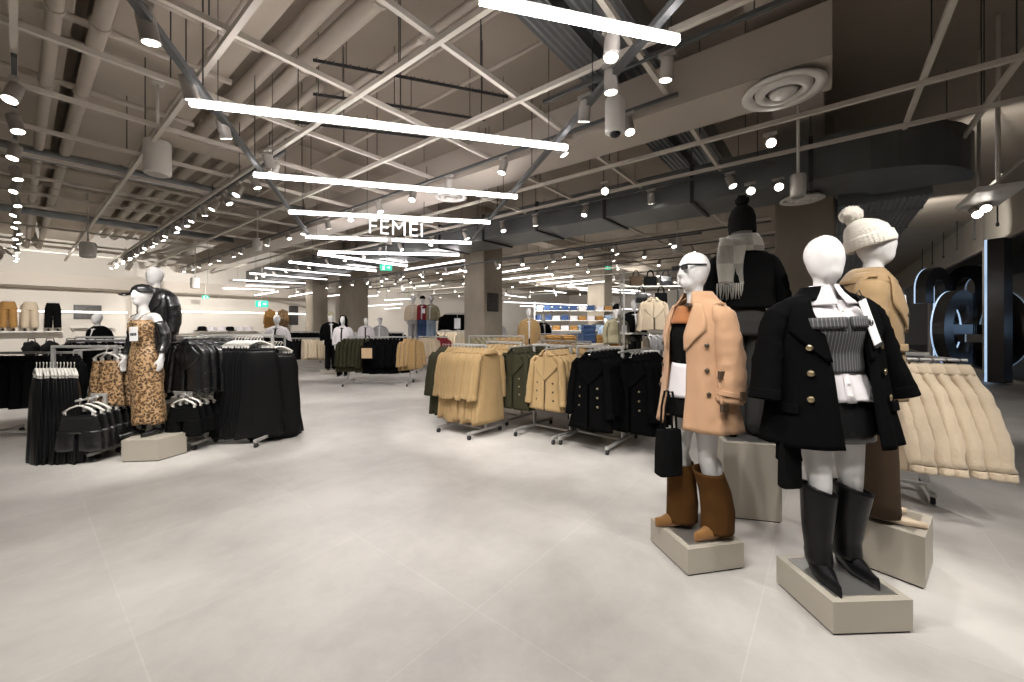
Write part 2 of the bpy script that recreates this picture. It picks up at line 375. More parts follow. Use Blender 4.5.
def link(name, me, parent=None, loc=None, rz=None):
    o = bpy.data.objects.new(name, me); C.objects.link(o)
    if parent: o.parent = parent
    if loc is not None: o.location = loc
    if rz is not None: o.rotation_euler = (0, 0, rz)
    return o
def tag(o, label, cat, group=None, kind=None):
    o['label'] = label; o['category'] = cat
    if group: o['group'] = group
    if kind: o['kind'] = kind
    return o
def thing(name, label, cat, loc=(0, 0, 0), rz=0.0, group=None):
    o = bpy.data.objects.new(name, None); C.objects.link(o); o.empty_display_size = 0.1
    o.location = loc; o.rotation_euler = (0, 0, rz)
    return tag(o, label, cat, group)
def part(name, mb, mats, parent, smooth=False, label=None, solid=0.0, sub=0):
    o = link(name, mb.mesh(name, mats, smooth), parent)
    if label: o['label'] = label
    if solid: md = o.modifiers.new('thickness', 'SOLIDIFY'); md.thickness = solid; md.offset = -1
    if sub: md = o.modifiers.new('subdivision', 'SUBSURF'); md.levels = sub; md.render_levels = sub
    return o
def single(name, mb, mats, label, cat, group=None, smooth=False, kind=None, loc=None, rz=None):
    return tag(link(name, mb.mesh(name, mats, smooth), None, loc, rz), label, cat, group, kind)
def struct(name, mb, mats, smooth=False, loc=None, rz=None):
    o = link(name, mb.mesh(name, mats, smooth), None, loc, rz); o['kind'] = 'structure'; return o
KIDS = {}
def kids(o):
    if o.name not in KIDS: KIDS[o.name] = list(o.children)
    return KIDS[o.name]
def dup(o, loc=None, rz=None, label=None, group=None, parent=None, scale=None):
    c = o.copy(); C.objects.link(c)
    if parent: c.parent = parent
    for ch in kids(o): dup(ch, parent=c)
    if loc is not None: c.location = loc
    if rz is not None: c.rotation_euler = (0, 0, rz)
    if label: c['label'] = label
    if group: c['group'] = group
    elif group == '' and 'group' in c: del c['group']
    if scale is not None: c.scale = (scale if isinstance(scale, (tuple, list)) else (scale,) * 3)
    return c
class Stock:                              # a kind built once; the first place() moves the original, the rest copy it
    def __init__(self, o): self.o = o; self.used = False; kids(o); [kids(c) for c in kids(o)]
    def place(self, loc, rz=0.0, label=None, group=None, scale=None):
        if not self.used:
            self.used = True; o = self.o; o.location = loc; o.rotation_euler = (0, 0, rz)
            if label: o['label'] = label
            if group: o['group'] = group
            if scale is not None: o.scale = (scale if isinstance(scale, (tuple, list)) else (scale,) * 3)
            return o
        return dup(self.o, loc, rz, label, group if group else '', None, scale if scale is not None else (1, 1, 1))
# ---------------------------------------------------------------- the setting
def sbox(mb, s0, s1, t0, t1, z0, z1): mb.box(((t0 + t1) / 2, (s0 + s1) / 2, (z0 + z1) / 2), (t1 - t0, s1 - s0, z1 - z0))
def gstruct(name, boxes, m):
    mb = MB()
    for b_ in boxes: sbox(mb, *b_)
    return struct(name, mb, m, rz=GR)
gstruct('floor', [(-3.95, 26, -9, 44, -0.12, 0)], 'floor')
gstruct('floor_mall', [(-18, -3.95, -9, 44, -0.12, -0.002)], 'mallfloor')
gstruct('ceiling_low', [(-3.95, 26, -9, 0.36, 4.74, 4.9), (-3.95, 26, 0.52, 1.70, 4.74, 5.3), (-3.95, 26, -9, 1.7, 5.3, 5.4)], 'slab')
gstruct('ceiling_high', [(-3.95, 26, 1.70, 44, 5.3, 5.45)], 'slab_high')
gstruct('beam_main', [(-0.02, 22.4, 4.34, 4.99, 3.86, 4.33)], 'beam')
gstruct('beam_cross', [(0.06, 0.62, -6, 40, 4.49, 5.3)], 'beam')
gstruct('beam_second', [(8.6, 9.2, 1.7, 40, 4.75, 5.3)], 'slab')
gstruct('beam_third', [(17.1, 17.7, 1.7, 40, 4.6, 5.3)], 'slab')
gstruct('wall_left', [(22.5, 22.7, -9, 10.6, 0, 5.3)], 'wall')
gstruct('trim_bulkhead', [(21.2, 22.5, -9, 10.6, 2.9, 3.35)], 'beam')
gstruct('trim_pilaster', [(22.1, 22.5, 2.9, 3.3, 0, 2.9), (21.7, 22.9, 10.6, 11.2, 0, 5.3)], 'wall')
gstruct('wall_far', [(-3.95, 26, 43.8, 44, 0, 5.4)], 'wall')
gstruct('wall_corner', [(25.8, 26, 10, 44, 0, 5.4)], 'wall')
gstruct('wall_bulkhead', [(-4.2, -3.95, -9, 44, 4.05, 5.4)], 'bulk')
gstruct('trim_sill', [(-4.02, -3.86, -9, 44, 0, 0.08), (-4.02, -3.86, -9, 44, 3.97, 4.05)], 'beam')
for k, t in enumerate((1.1, 10.2, 19.3, 28.4, 37.5)):
    gstruct('trim_post' if k == 0 else 'trim_post_%d' % (k + 1), [(-4.05, -3.85, t - 0.14, t + 0.14, 0.08, 3.97)], 'beam')
for k, (t0, t1) in enumerate(((1.24, 10.06), (10.34, 19.16), (19.44, 28.26), (28.54, 37.36))):
    gstruct('window_%d' % (k + 1), [(-3.95, -3.93, t0, t1, 0.08, 3.97)], 'glass')
gstruct('wall_mall', [(-18, -17.8, -9, 44, 0, 7)], 'malldark')
gstruct('ceiling_mall', [(-18, -4.2, -9, 44, 5.4, 5.6)], 'malldark')

def column(name, s, t, w_=0.9, z=5.3):
    mb = MB(); mb.box((0, 0, z / 2), (w_, w_, z), 0, 0.02)
    struct(name, mb, 'conc', loc=g(s, t), rz=GR)
column('pillar_main', 8.9, 9.6); column('pillar_right', 0.37, 9.6); column('pillar_far', 16.95, 9.6)
column('pillar_back', 8.9, 18.1); column('pillar_back_far', 17.4, 18.1); column('pillar_corner', 18.4, 8.6, 0.7)

# wall lights and shelving strips on the far left wall
def strip(name, s, t0, t1, z, h, label, group=None):
    mb = MB(); mb.box((0, 0, 0), (t1 - t0, 0.03, h)); f = MB(); f.box((0, 0.03, 0), (t1 - t0 + 0.02, 0.03, h + 0.05))
    o = thing(name, label, 'wall light', g(s, (t0 + t1) / 2, z), GR, group)
    part('lit_strip', MB().box((0, -0.03, 0), (t1 - t0, 0.03, h)), 'striplit', o); part('housing', MB().box((0, 0, 0), (t1 - t0 + .03, 0.03, h + 0.03)), 'whitep', o)
strip('wall_light_strip', 22.44, -4.0, 2.8, 2.05, 0.05, 'long lit strip on the white wall behind the hanging trousers')
strip('wall_light_strip', 22.44, 3.5, 10.4, 2.15, 0.06, 'long lit strip on the white wall above the shelf of white hats')

# ---------------------------------------------------------------- ceiling services
def slab_z(t): return 4.74 if t < 1.70 and not 0.36 < t < 0.52 else 5.3
ZS = 3.925
def strut_a(t, s0, s1, label, group, z=ZS, rods=True):
    o = thing('ceiling_channel', label, 'ceiling channel', g(0, t, z), GR, group)
    part('channel', MB().rbar((0, s0, 0), (0, s1, 0), 0.045, 0.05), 'strut', o)
    if rods:
        s = s0 + 0.4
        while s < min(s1, s0 + 9):
            if not (0.0 < s < 0.7): part('threaded_rod', MB().bar((0, s, 0.02), (0, s, slab_z(t) - z), 0.006, 5), 'dark', o)
            s += 2.1
    return o
def strut_b(s, t0, t1, label, group, z=ZS + 0.045, rods=True):
    o = thing('ceiling_channel', label, 'ceiling channel', g(s, 0, z), GR, group)
    part('channel', MB().rbar((t0, 0, 0), (t1, 0, 0), 0.045, 0.05), 'strut', o)
    if rods:
        t = t0 + 0.55
        while t < min(t1, t0 + 9):
            if not (4.2 < t < 5.1 or 6.8 < t < 8.1): part('threaded_rod', MB().bar((t, 0, 0.02), (t, 0, slab_z(t) - z), 0.006, 5), 'dark', o)
            t += 1.8
    return o
GA = 'ceiling channels before the beam'; LA = 'thin pale ceiling channel running beside the long beam to the far left'
for k in (-4, -3, -2, -1, 0, 1, 2): strut_a(1.09 + 1.11 * k, -1.5, 22, LA, GA)
for t in (5.55,): strut_a(t, -3.8, 22, 'pale ceiling channel between the long beam and the dark duct', None)
for t in (6.6,): strut_a(t, -3.8, 14, 'pale ceiling channel close in front of the dark duct', None)
GAF = 'ceiling channels behind the duct'
for t in (8.9, 10.4, 12.0, 13.6, 15.4, 17.4, 20.0, 23.0): strut_a(t, 1.0, 24, 'pale ceiling channel above the store behind the dark duct', GAF, rods=t < 12)
GB = 'cross channels before the beam'; LB = 'thin pale ceiling channel crossing the ceiling in front of the long beam'
for m in (1, 2, 3, 4, 5, 6, 7, 8, 9, 10, 12, 14, 16): strut_b(0.06 + 1.262 * m, -5, 4.3, LB, GB, rods=m < 7)
for m in (1, 2, 3, 4, 6, 8, 10): strut_b(0.06 + 1.262 * m, 5.02, 6.85, 'short pale channel between the long beam and the dark duct', 'cross channels beside the duct')
for s in (-0.72, -1.35, -2.2, -3.0): strut_b(s, 1.0 if s > -1 else 2.6, 6.8 if s > -1.3 else 12, 'pale ceiling channel near the shopfront windows', 'channels by the windows')
for m in (1, 2, 3, 5, 7, 9): strut_b(0.06 + 1.9 * m, 8.1, 24, 'pale ceiling channel crossing the store behind the dark duct', 'cross channels behind the duct', rods=False)

def pipe(t, s0, s1, z, r, label, along='A', group=None, m='paint'):
    o = thing('ceiling_pipe', label, 'pipe', g(0, t, z) if along == 'A' else g(t, 0, z), GR, group)
    d = (lambda q: (0, q, 0)) if along == 'A' else (lambda q: (q, 0, 0))
    part('pipe_run', MB().bar(d(s0), d(s1), r, 14), m, o, True)
    q = s0 + 1.0
    while q < min(s1, s0 + 14):
        part('pipe_clamp', MB().bar(d(q), d(q + 0.05), r + 0.012, 14), m, o)
        q += 1.7
    return o
pipe(0.20, 0.8, 22, 4.30, 0.055, 'thick painted pipe nearest the left edge of the ceiling')
pipe(0.475, 0.8, 22, 4.31, 0.064, 'thick painted pipe beside the dark slot in the ceiling')
pipe(1.98, 0.8, 21, 4.86, 0.095, 'thick painted pipe along the edge of the ceiling recess, left of its twin', group=None)
pipe(2.26, 0.8, 21, 4.84, 0.10, 'thick painted pipe in the ceiling recess, right of its twin')
pipe(2.62, 5.5, 21, 4.86, 0.06, 'thinner painted pipe in the ceiling recess beside the thick pair')
for s, t0, t1, lb in ((4.7, -5, 1.6, 'thin painted pipe crossing under the low ceiling above the near pendant speaker'), (5.6, -5, 1.6, 'thin painted pipe crossing under the low ceiling behind the near pendant speaker'), (7.2, -5, 1.6, 'thin painted pipe crossing the low ceiling before the grey duct')):
    pipe(s, t0, t1, 4.46, 0.035, lb, 'B')
pipe(9.64, -5, 4.2, 4.22, 0.10, 'round grey metal duct crossing the left ceiling, nearer one', 'B', m='galv')
pipe(14.5, -5, 4.2, 4.22, 0.11, 'round grey metal duct crossing the left ceiling, farther one', 'B', m='galv')
pipe(3.0, 2.4, 8.0, 4.95, 0.03, 'thin painted pipe high in the ceiling recess near the cable trays')
pipe(3.3, 1.2, 9.0, 5.0, 0.025, 'thin painted conduit high in the ceiling recess beside the beam')

for t, z, r, lb in ((1.35, 4.62, .028, 'thin conduit under the low ceiling near the recess edge'), (-.55, 4.5, .03, 'thin conduit under the low ceiling left of the thick pipes'), (2.95, 4.9, .045, 'painted pipe high in the recess, third from the low ceiling'), (3.65, 4.7, .022, 'thin conduit high beside the long beam'), (5.9, 4.9, .04, 'painted pipe high between the beam and the dark duct')):
    pipe(t, 1.0, 21, z, r, lb)
for s, z, r, lb in ((3.5, 4.55, .022, 'thin conduit crossing the low ceiling nearest the camera'), (6.4, 4.62, .03, 'painted pipe crossing the low ceiling past the pendant speaker'), (11.3, 4.5, .05, 'painted pipe crossing the ceiling between the two grey ducts'), (12.8, 4.5, .04, 'painted pipe crossing the ceiling just before the far grey duct')):
    pipe(s, -5, 4.2 if s > 8 else 1.6, z, r, lb, 'B')
# corrugated ducts
def ribbed(s0, s1, t0, t1, z0, z1, label):
    o = thing('corrugated_duct', label, 'duct', g(0, 0, 0), GR)
    rows = []; n = 26
    for i in range(int((s1 - s0) / 0.012) + 1):
        s = s0 + i * 0.012; dz = 0.010 * math.sin(i * 1.05)
        rows.append([V((t0, s, z0 + dz)), V((t1, s, z0 + dz)), V((t1, s, z1 + dz)), V((t0, s, z1 + dz))])
    part('duct_body', MB().grid(rows, True, True), 'galv', o, False)
    for t in (t0 + 0.9, t0 + 2.6, t0 + 4.4):
        if t < t1: part('duct_joint', MB().box((t, (s0 + s1) / 2, (z0 + z1) / 2), (0.05, s1 - s0 + 0.03, z1 - z0 + 0.03)), 'galv', o)
ribbed(2.03, 2.37, -3, 9.0, 4.55, 4.90, 'flat corrugated metal duct under the high ceiling, left of the pair')
ribbed(1.50, 1.92, -3, 9.0, 4.55, 4.90, 'flat corrugated metal duct under the high ceiling, right of the pair')

# the big dark duct, an L with a rounded elbow at the window end
o = thing('ventilation_duct', 'large dark rectangular metal duct crossing the store behind the long beam', 'duct', (0, 0, 0), GR)
T0, T1, Z0, Z1 = 6.90, 7.95, 3.57, 4.14
def duct_sec(c, d):                         # section across direction d at centre c (x=t, y=s)
    n_ = V((-d.y, d.x, 0)); hw = (T1 - T0) / 2
    return [c + n_ * x + V((0, 0, z)) for x, z in ((-hw, Z0), (hw, Z0), (hw, Z1), (-hw, Z1))]
mb = MB(); rows = [duct_sec(V(((T0 + T1) / 2, 22, 0)), V((0, -1, 0))), duct_sec(V(((T0 + T1) / 2, -0.15, 0)), V((0, -1, 0)))]
cc = V((T1 + 0.35, -0.15, 0)); rad = cc.x - (T0 + T1) / 2
for k in range(1, 9):
    a = PI / 2 * k / 8; c = cc + V((-math.cos(a), -math.sin(a), 0)) * rad
    rows.append(duct_sec(c, V((math.sin(a), -math.cos(a), 0))))
part('duct_body', mb.grid(rows, True, True), 'duct', o)
for s in (0.2, 1.75, 3.3, 4.85, 6.4, 7.95, 9.5, 12, 15):
    part('duct_flange', MB().box(((T0 + T1) / 2, s, (Z0 + Z1) / 2), (T1 - T0 + 0.06, 0.05, Z1 - Z0 + 0.06)), 'dark', o)
    part('duct_hanger', MB().bar((T0 - 0.04, s, Z1), (T0 - 0.04, s, 5.3), 0.007, 5), 'dark', o)
# shiny ribbed duct below it toward the windows
ribbed(-1.2, -0.1, 8.5, 24, 3.5, 3.85, 'wide ribbed bluish metal duct leading away toward the windows')

# cable trays
for (a, b_, z, lb) in (((313, 60), (508, 97), 4.62, 'long black cable tray in the ceiling recess above the first light bar'),
                  ((313, 94), (348, 99), 4.5, 'short black cable tray piece beside the longer ones'),
                  ((377, 103), (485, 120), 4.5, 'black cable tray in the ceiling recess, the lower long one'),
                  ((295, 122), (430, 138), 4.4, 'black cable tray just above the first light bar')):
    p, q = at(*a, z), at(*b_, z)
    o = thing('cable_tray', lb, 'cable tray', p)
    d = q - p; part('tray_side', MB().rbar((0, 0, 0), d, 0.012, 0.035), 'dark', o)
    rung = MB(); n = int(d.length / 0.09)
    for k in range(n): c = d * ((k + .5) / n); rung.rbar(c, c + V((d.y, -d.x, 0)).normalized() * 0.05, 0.012, 0.012)
    part('tray_rungs', rung, 'dark', o)
    for f in (0.15, 0.85): part('tray_rod', MB().bar(d * f, d * f + V((0, 0, 5.3 - z)), 0.005, 5), 'dark', o)

# ---------------------------------------------------------------- light bars on two dark diagonal tracks
ZB = 3.49
BARS = [((480, -1), (678, 40), 'lit white light bar nearest the camera, top of the picture'), ((190, 103), (567, 148), 'long lit light bar above the left half of the aisle, second nearest'),
 ((254, 175), (517, 197), 'lit light bar, next behind the one above the aisle'), ((289, 212), (490, 222.5), 'lit light bar right behind the hanging letters'),
 ((306, 237), (471, 243), 'lit light bar just below the hanging letters'), ((319, 252), (459, 255), 'lit light bar above the hanging exit sign'),
 ((318, 254), (407, 266), 'lit light bar reaching the exit sign from the left'), ((289, 262), (376, 271), 'lit light bar left of the exit sign')]
FARB = [((265, 268), (350, 275.5)), ((250, 273.5), (327, 279.5)), ((233, 280), (307, 283.5)), ((218, 285), (289, 287)), ((203, 287.5), (274, 290)), ((405, 269.8), (464.5, 260.4)), ((443, 274), (500, 265)), ((473.4, 277), (529, 268)), ((498, 280), (552, 274)), ((520, 282.5), (572.6, 276.3)), ((541.4, 284), (591, 280)), ((557, 286.3), (604.4, 281.5)), ((255, 295.3), (278, 291.6)), ((289, 296.7), (312, 292.7)), ((318, 297.2), (342, 294.7)), ((354, 298), (378, 295.5)), ((568, 287), (640, 291)), ((505, 295), (526, 297.5)), ((545, 290.5), (566, 293)), ((580, 290), (650, 294.5)), ((504, 302), (600, 306)), ((520, 306), (640, 309.5)), ((367, 306), (402, 304)), ((367, 310), (400, 308)), ((385, 300), (410, 299))]
def light_bar(p, q, label, group=None, wd=.045):
    d = q - p; o = thing('light_bar', label, 'light bar', p, 0, group)
    part('lit_tube', MB().rbar((0, 0, 0), d, wd, wd), 'led' if wd > .04 else 'ledfar', o)
    part('top_housing', MB().rbar((0, 0, 0.035), d + V((0, 0, 0.035)), wd * .4, 0.014), 'whitep', o)
    for f in (0.06, 0.94): part('wire', MB().bar(d * f + V((0, 0, 0.04)), d * f + V((0, 0, slab_z((p + d * f).dot(B)) - 0.02 - (p + d * f).z)), 0.004, 4), 'dark', o)
for a, b_, lb in BARS: light_bar(at(*a, ZB), at(*b_, ZB), lb)
def far_z(a): return 2.75 if a[1] > 299 else (2.95 if a[1] > 294 and a[0] < 400 else (3.2 if a[1] > 286 and a[0] < 300 else ZB))
for a, b_ in FARB: light_bar(at(*a, far_z(a)), at(*b_, far_z(a)), 'lit light bar hanging far back in the store', 'far light bars', .035)
for a, b_, lb in (((134, 0), (310, 236), 'dark diagonal light track above the left ends of the light bars'), ((677, 0), (470, 242), 'dark diagonal light track above the right ends of the light bars')):
    p, q = at(*a, 3.62), at(*b_, 3.62); d = q - p; p = p - d * 0.25; d = q - p
    o = thing('light_track', lb, 'light track', p)
    part('rail', MB().rbar((0, 0, 0), d, 0.055, 0.05), 'track', o)
    for f in (0.32, 0.5, 0.7, 0.9): part('rail_rod', MB().bar(d * f, d * f + V((0, 0, 1.1)), 0.006, 5), 'dark', o)

# ---------------------------------------------------------------- spotlights
def spot_kind():
    o = thing('ceiling_spotlight', 'x', 'spotlight')
    part('adapter', MB().box((0, 0, -0.015), (0.05, 0.14, 0.03)).bar((0, 0, -0.02), (0, 0, -0.09), 0.012, 6), 'spotbody', o)
    h = part('lamp_head', MB().lathe([(0.02, 0.07), (0.052, 0.065), (0.056, 0.03), (0.056, -0.095), (0.060, -0.10), (0.060, -0.115), (0.050, -0.115)], 16), 'spotbody', o, True)
    part('lens', MB().lathe([(0.049, -0.1155), (0.0485, -0.119)], 16), 'lens', h)
    h.location = (0, 0, -0.12)
    return Stock(o)
SPOT = spot_kind()
far_mb = MB(); far_mb.lathe([(0.04, 0.10), (0.052, 0.09), (0.055, -0.09), (0.048, -0.10)], 8); far_mb.m = 1; far_mb.lathe([(0.047, -0.101), (0.046, -0.108)], 8)
far_me = far_mb.mesh('ceiling_spotlight', ['spotbody', 'lens'])
def spot(p, aim, label, group=None, far=False):
    p = V(p); d = V(aim) - p
    q = d.to_track_quat('-Z', 'Y').to_euler()
    if far:
        o = tag(link('ceiling_spotlight', far_me, None, p - V((0, 0, .1))), label, 'spotlight', group); o.rotation_euler = q; return o
    o = SPOT.place(p, GR, label, group)
    for c in o.children:
        if c.name.startswith('lamp_head'): c.rotation_euler = (Matrix.Rotation(-GR, 4, 'Z') @ d.to_track_quat('-Z', 'Y').to_matrix().to_4x4()).to_euler()
    return o
def track(t, s0, s1, z, label, gap, slabel, sgroup, far, aimd, skip=()):
    o = thing('light_track', label, 'light track', g(0, t, z), GR)
    part('rail', MB().rbar((0, s0, 0), (0, s1, 0), 0.035, 0.035), 'track', o)
    for q in (0.2, 0.5, 0.8): part('rail_rod', MB().bar((0, s0 + (s1 - s0) * q, 0), (0, s0 + (s1 - s0) * q, 0.25), 0.006, 5), 'dark', o)
    s = s0 + gap * 0.5; k = 0
    while s < s1:
        p = g(s, t, z - 0.02); side = 1 if k % 2 else -1
        aim = p + B * (aimd * side + RN.uniform(-.5, .5)) + A * RN.uniform(-1.2, 0.6) + V((0, 0, -2.6))
        spot(p, aim, slabel, sgroup, far or s > 9); s += gap * RN.uniform(0.75, 1.25); k += 1
track(2.2, 5.6, 21, 3.84, 'dark light track above the left racks, leading to the white wall', 0.62, 'small spotlight on the dark track above the left black racks', 'spots above the left racks', False, 0.9)
track(-0.02, 5.4, 21, 3.84, 'dark light track at the left edge of the picture', 0.9, 'small spotlight on the track at the left edge of the picture', 'spots at the left edge', False, 0.8)
track(4.2, 1.2, 21, 3.90, 'dark light track along the near side of the long beam', 1.05, 'small spotlight on the track along the long beam', 'spots along the beam', False, 0.7)
track(6.62, 0.6, 20, 3.84, 'dark light track in front of the large dark duct', 1.1, 'small spotlight on the track before the dark duct', 'spots before the duct', False, 0.8)
track(8.6, 2.0, 22, 3.4, 'dark light track just behind the large dark duct', 1.1, 'small spotlight on the track just behind the dark duct', 'spots behind the duct', True, 0.8)
for t in (10.4, 12.0, 14.0, 17.0, 20.0, 24.0):
    track(t, 1.0, 24, 3.84, 'dark light track over the back of the store, %s metres past the duct' % {10.4: 'two', 12.0: 'four', 14.0: 'six', 17.0: 'nine', 20.0: 'twelve', 24.0: 'sixteen'}[t], 1.35 if t < 15 else 1.9, 'tiny bright spotlight over the back of the store', 'spots over the back of the store', True, 0.8)
track(3.54, -1.5, 2.4, 3.95, 'grey light track on the underside of the cross channel at the upper right', 1.6, 'spotlight on the grey track at the upper right', 'spots on the upper right track', False, 0.4)
for px, py, z, aim, lb in ((147, 24, 3.60, (-2.2, 3.4, 0), 'large spotlight on the dark diagonal track at the upper left, lens lit'), (188, 84, 3.60, (-2.8, 5, 0), 'spotlight on the dark diagonal track, second from the top edge'),
                      (223, 126, 3.60, (-3.2, 6, 0), 'spotlight on the dark diagonal track close behind the first light bar'), (268, 158, 3.60, (-3.4, 8, 0), 'spotlight on the dark diagonal track above the second light bar'),
                      (612, 44, 3.60, (0.3, 2.2, 0), 'spotlight with glowing lens under the nearest light bar'), (611, 78, 3.60, (0.9, 3.6, 0), 'spotlight on the right diagonal track above the dome camera'), (585, 108, 3.60, (0.6, 5.4, 0), 'spotlight on the right diagonal track beside the dome camera'),
                      (770, 143, 3.75, (0.4, -0.6, 1.4), 'glaring spotlight in front of the dark duct, topmost of three'), (778, 187, 3.45, (0.6, -0.4, 1.5), 'glaring spotlight right of the black bobble hat'), (750, 191, 3.45, (0.5, -0.5, 1.5), 'glaring spotlight directly behind the black bobble hat'),
                      (605, 190, 3.6, (0.2, 1.0, 1.0), 'glaring spotlight in front of the duct, left of the dome camera'), (985, 205, 3.15, (3, 2, 0), 'spotlight beside the hanging white panel near the windows'), (975, 212, 3.10, (3, 1, 0), 'spotlight under the hanging white panel, toward the windows')):
    p = at(px, py, z); spot(p + V((0, 0, .12)), aim, lb, None)
    mb = MB().bar((0, 0, 0.1), (0, 0, 0.42), 0.008, 6)

# ---------------------------------------------------------------- hanging speakers, camera, diffusers, signs
def speaker(px, Y, py, r, h, label, ztop):
    p = dp(px, Y, py); o = thing('pendant_speaker', label, 'speaker', p)
    part('housing', MB().lathe([(r * .8, -h / 2), (r * .97, -h / 2 + .01), (r, -h / 2 + .03), (r, h / 2 - .02), (r * .9, h / 2), (0.03, h / 2 + .01)], 24), 'whitep', o, True)
    part('grille', MB().lathe([(r * .78, -h / 2 - .004), (r * .75, -h / 2 - .008)], 24), 'spotbody', o)
    part('stem', MB().bar((0, 0, h / 2), (0, 0, ztop - p.z), 0.018, 10), 'whitep', o, True)
    part('ceiling_cup', MB().lathe([(0.06, ztop - p.z - .04), (0.075, ztop - p.z)], 14), 'whitep', o, True)
speaker(157.5, 5.2, 158, 0.145, 0.44, 'white cylinder speaker hanging at the upper left, the nearest one', 4.74)
speaker(88, 9.5, 250, 0.145, 0.36, 'white cylinder speaker hanging far left below the grey ducts', 4.74)
speaker(257.5, 11.0, 245, 0.12, 0.36, 'white cylinder speaker hanging left of the light bars, before the long beam', 5.3)
speaker(798, 5.3, 186, 0.092, 0.30, 'white cylinder speaker hanging above the black-coated mannequin, before the dark duct', 5.3)
speaker(677, 10.0, 246, 0.12, 0.36, 'white cylinder speaker hanging behind the duct above the sunglasses mannequin', 5.3)
speaker(195, 15, 283, 0.14, 0.4, 'white cylinder speaker hanging far back above the leather jackets', 4.74)
p = dp(615, 4.15, 118); o = thing('dome_camera', 'white cylindrical security camera with dark dome hanging beside the long beam', 'security camera', p)
part('housing', MB().lathe([(0.085, -0.16), (0.102, -0.15), (0.104, 0.18), (0.09, 0.20), (0.02, 0.21)], 24), 'whitep', o, True)
part('dome', MB().ell((0, 0, -0.155), (0.06, 0.06, 0.05)), 'lensglass', o, True)
part('stem', MB().bar((0, 0, 0.2), (0, 0, 5.3 - p.z), 0.02, 10), 'whitep', o, True)
def diffuser(px, py, z, r, label):
    o = thing('round_air_diffuser', label, 'air vent', at(px, py, z))
    part('outer_ring', MB().lathe([(r * .72, 0.035), (r * .75, 0.0), (r, -0.008), (r * 1.0, 0.012), (r * .8, 0.05)], 36, cap=False), 'whitep', o, True)
    part('middle_ring', MB().lathe([(r * .44, 0.02), (r * .46, -0.02), (r * .66, -0.012), (r * .68, 0.03)], 36, cap=False), 'whitep', o, True)
    part('core', MB().lathe([(r * .02, -0.03), (r * .30, -0.03), (r * .34, 0.0)], 30), 'whitep', o, True)
    part('duct_throat', MB().lathe([(r * .8, 0.03), (r * .8, 0.045)], 30), 'slab_dark', o, True)
diffuser(783, 92, 3.80, 0.345, 'round white air diffuser under the end of the long beam, the nearest')
diffuser(451, 197, 3.81, 0.28, 'round white air diffuser under the long beam above the hanging letters')
diffuser(802, 200, 3.51, 0.29, 'round white air diffuser under the dark duct behind the pendant speaker')
p = at(988, 197, 3.2); o = thing('suspended_baffle', 'flat white panel hanging on rods near the shopfront windows', 'panel', p, GR)
part('panel_body', MB().box((0, 0, 0), (1.0, 0.4, 0.07), 0, 0.01), 'whitep', o)
for x in (-.4, .4): part('panel_rod', MB().bar((x, 0, 0.04), (x, 0, 2.1), 0.02, 6), 'strut', o)

def text_obj(name, s, size, m, parent, ext=0.012, bold=0.0):
    c = bpy.data.curves.new(name, 'FONT'); c.body = s; c.size = size; c.extrude = ext; c.offset = bold; c.space_character = 1.08; c.align_x = 'CENTER'; c.align_y = 'CENTER'
    c.materials.append(M[m]); tmp = bpy.data.objects.new('raw_text', c); C.objects.link(tmp)
    me = bpy.data.meshes.new_from_object(tmp.evaluated_get(bpy.context.evaluated_depsgraph_get())); me.name = name
    bpy.data.objects.remove(tmp); bpy.data.curves.remove(c)
    o = bpy.data.objects.new(name, me); C.objects.link(o); o.parent = parent; return o
p = dp(396.5, 7.2, 229.0); o = thing('hanging_sign', 'lit white hanging letters spelling FEMEI above the aisle', 'sign', p, math.radians(20))
tx = text_obj('lettering', 'FEMEI', 0.375, 'sign', o, 0.02, -0.004); tx.rotation_euler = (PI / 2, 0, 0)
for z in (0.185, -0.15): part('sign_rail', MB().rbar((-0.62, 0.05, z), (0.66, 0.05, z), 0.02, 0.016), 'whitep', o)
for x in (-0.5, 0.5): part('sign_wire', MB().bar((x, 0.05, 0.2), (x, 0.05, 5.3 - p.z), 0.005, 5), 'dark', o)
part('sign_bracket', MB().box((-0.12, 0.05, -0.22), (0.09, 0.04, 0.11)), 'whitep', o)
def exit_sign(px, Y, py, w_, label, rz=0.15):
    p = dp(px, Y, py); o = thing('exit_sign', label, 'exit sign', p, rz); h = w_ * .55
    part('sign_box', MB().box((0, 0, 0), (w_, 0.04, h), 0, 0.006), 'green', o)
    ar = [(.10, .03), (.24, .03), (.24, .10), (.38, 0), (.24, -.10), (.24, -.03), (.10, -.03)]
    part('arrow', MB().vprism([(x * w_, z * w_) for x, z in ar], -0.027, -0.021), 'white_lit', o)
    mn = MB(); mn.vprism([(x * w_, z * w_) for x, z in ((-.30, -.2), (-.2, -.02), (-.28, .06), (-.22, .12), (-.10, .04), (-.13, -.04), (-.08, -.2), (-.13, -.2), (-.18, -.08), (-.24, -.2))], -0.027, -0.021)
    mn.vprism([(x * w_, z * w_) for x, z in ((-.16, .13), (-.10, .13), (-.08, .18), (-.12, .22), (-.17, .19))], -0.027, -0.021)
    part('running_figure', mn, 'white_lit', o)
    part('sign_wire', MB().bar((0, 0, h / 2), (0, 0, 5.3 - p.z), 0.008, 5), 'whitep', o)
exit_sign(386, 11.3, 267.5, 0.34, 'green exit sign with white arrow hanging below the lit letters')
exit_sign(262, 17, 304, 0.5, 'green exit sign before the far white wall, the larger of two')
exit_sign(205.5, 17, 297, 0.25, 'small green exit sign seen edge-on before the far white wall', 0.9)
exit_sign(608, 17, 268, 0.26, 'tiny green exit sign before the concrete pillar at the back')
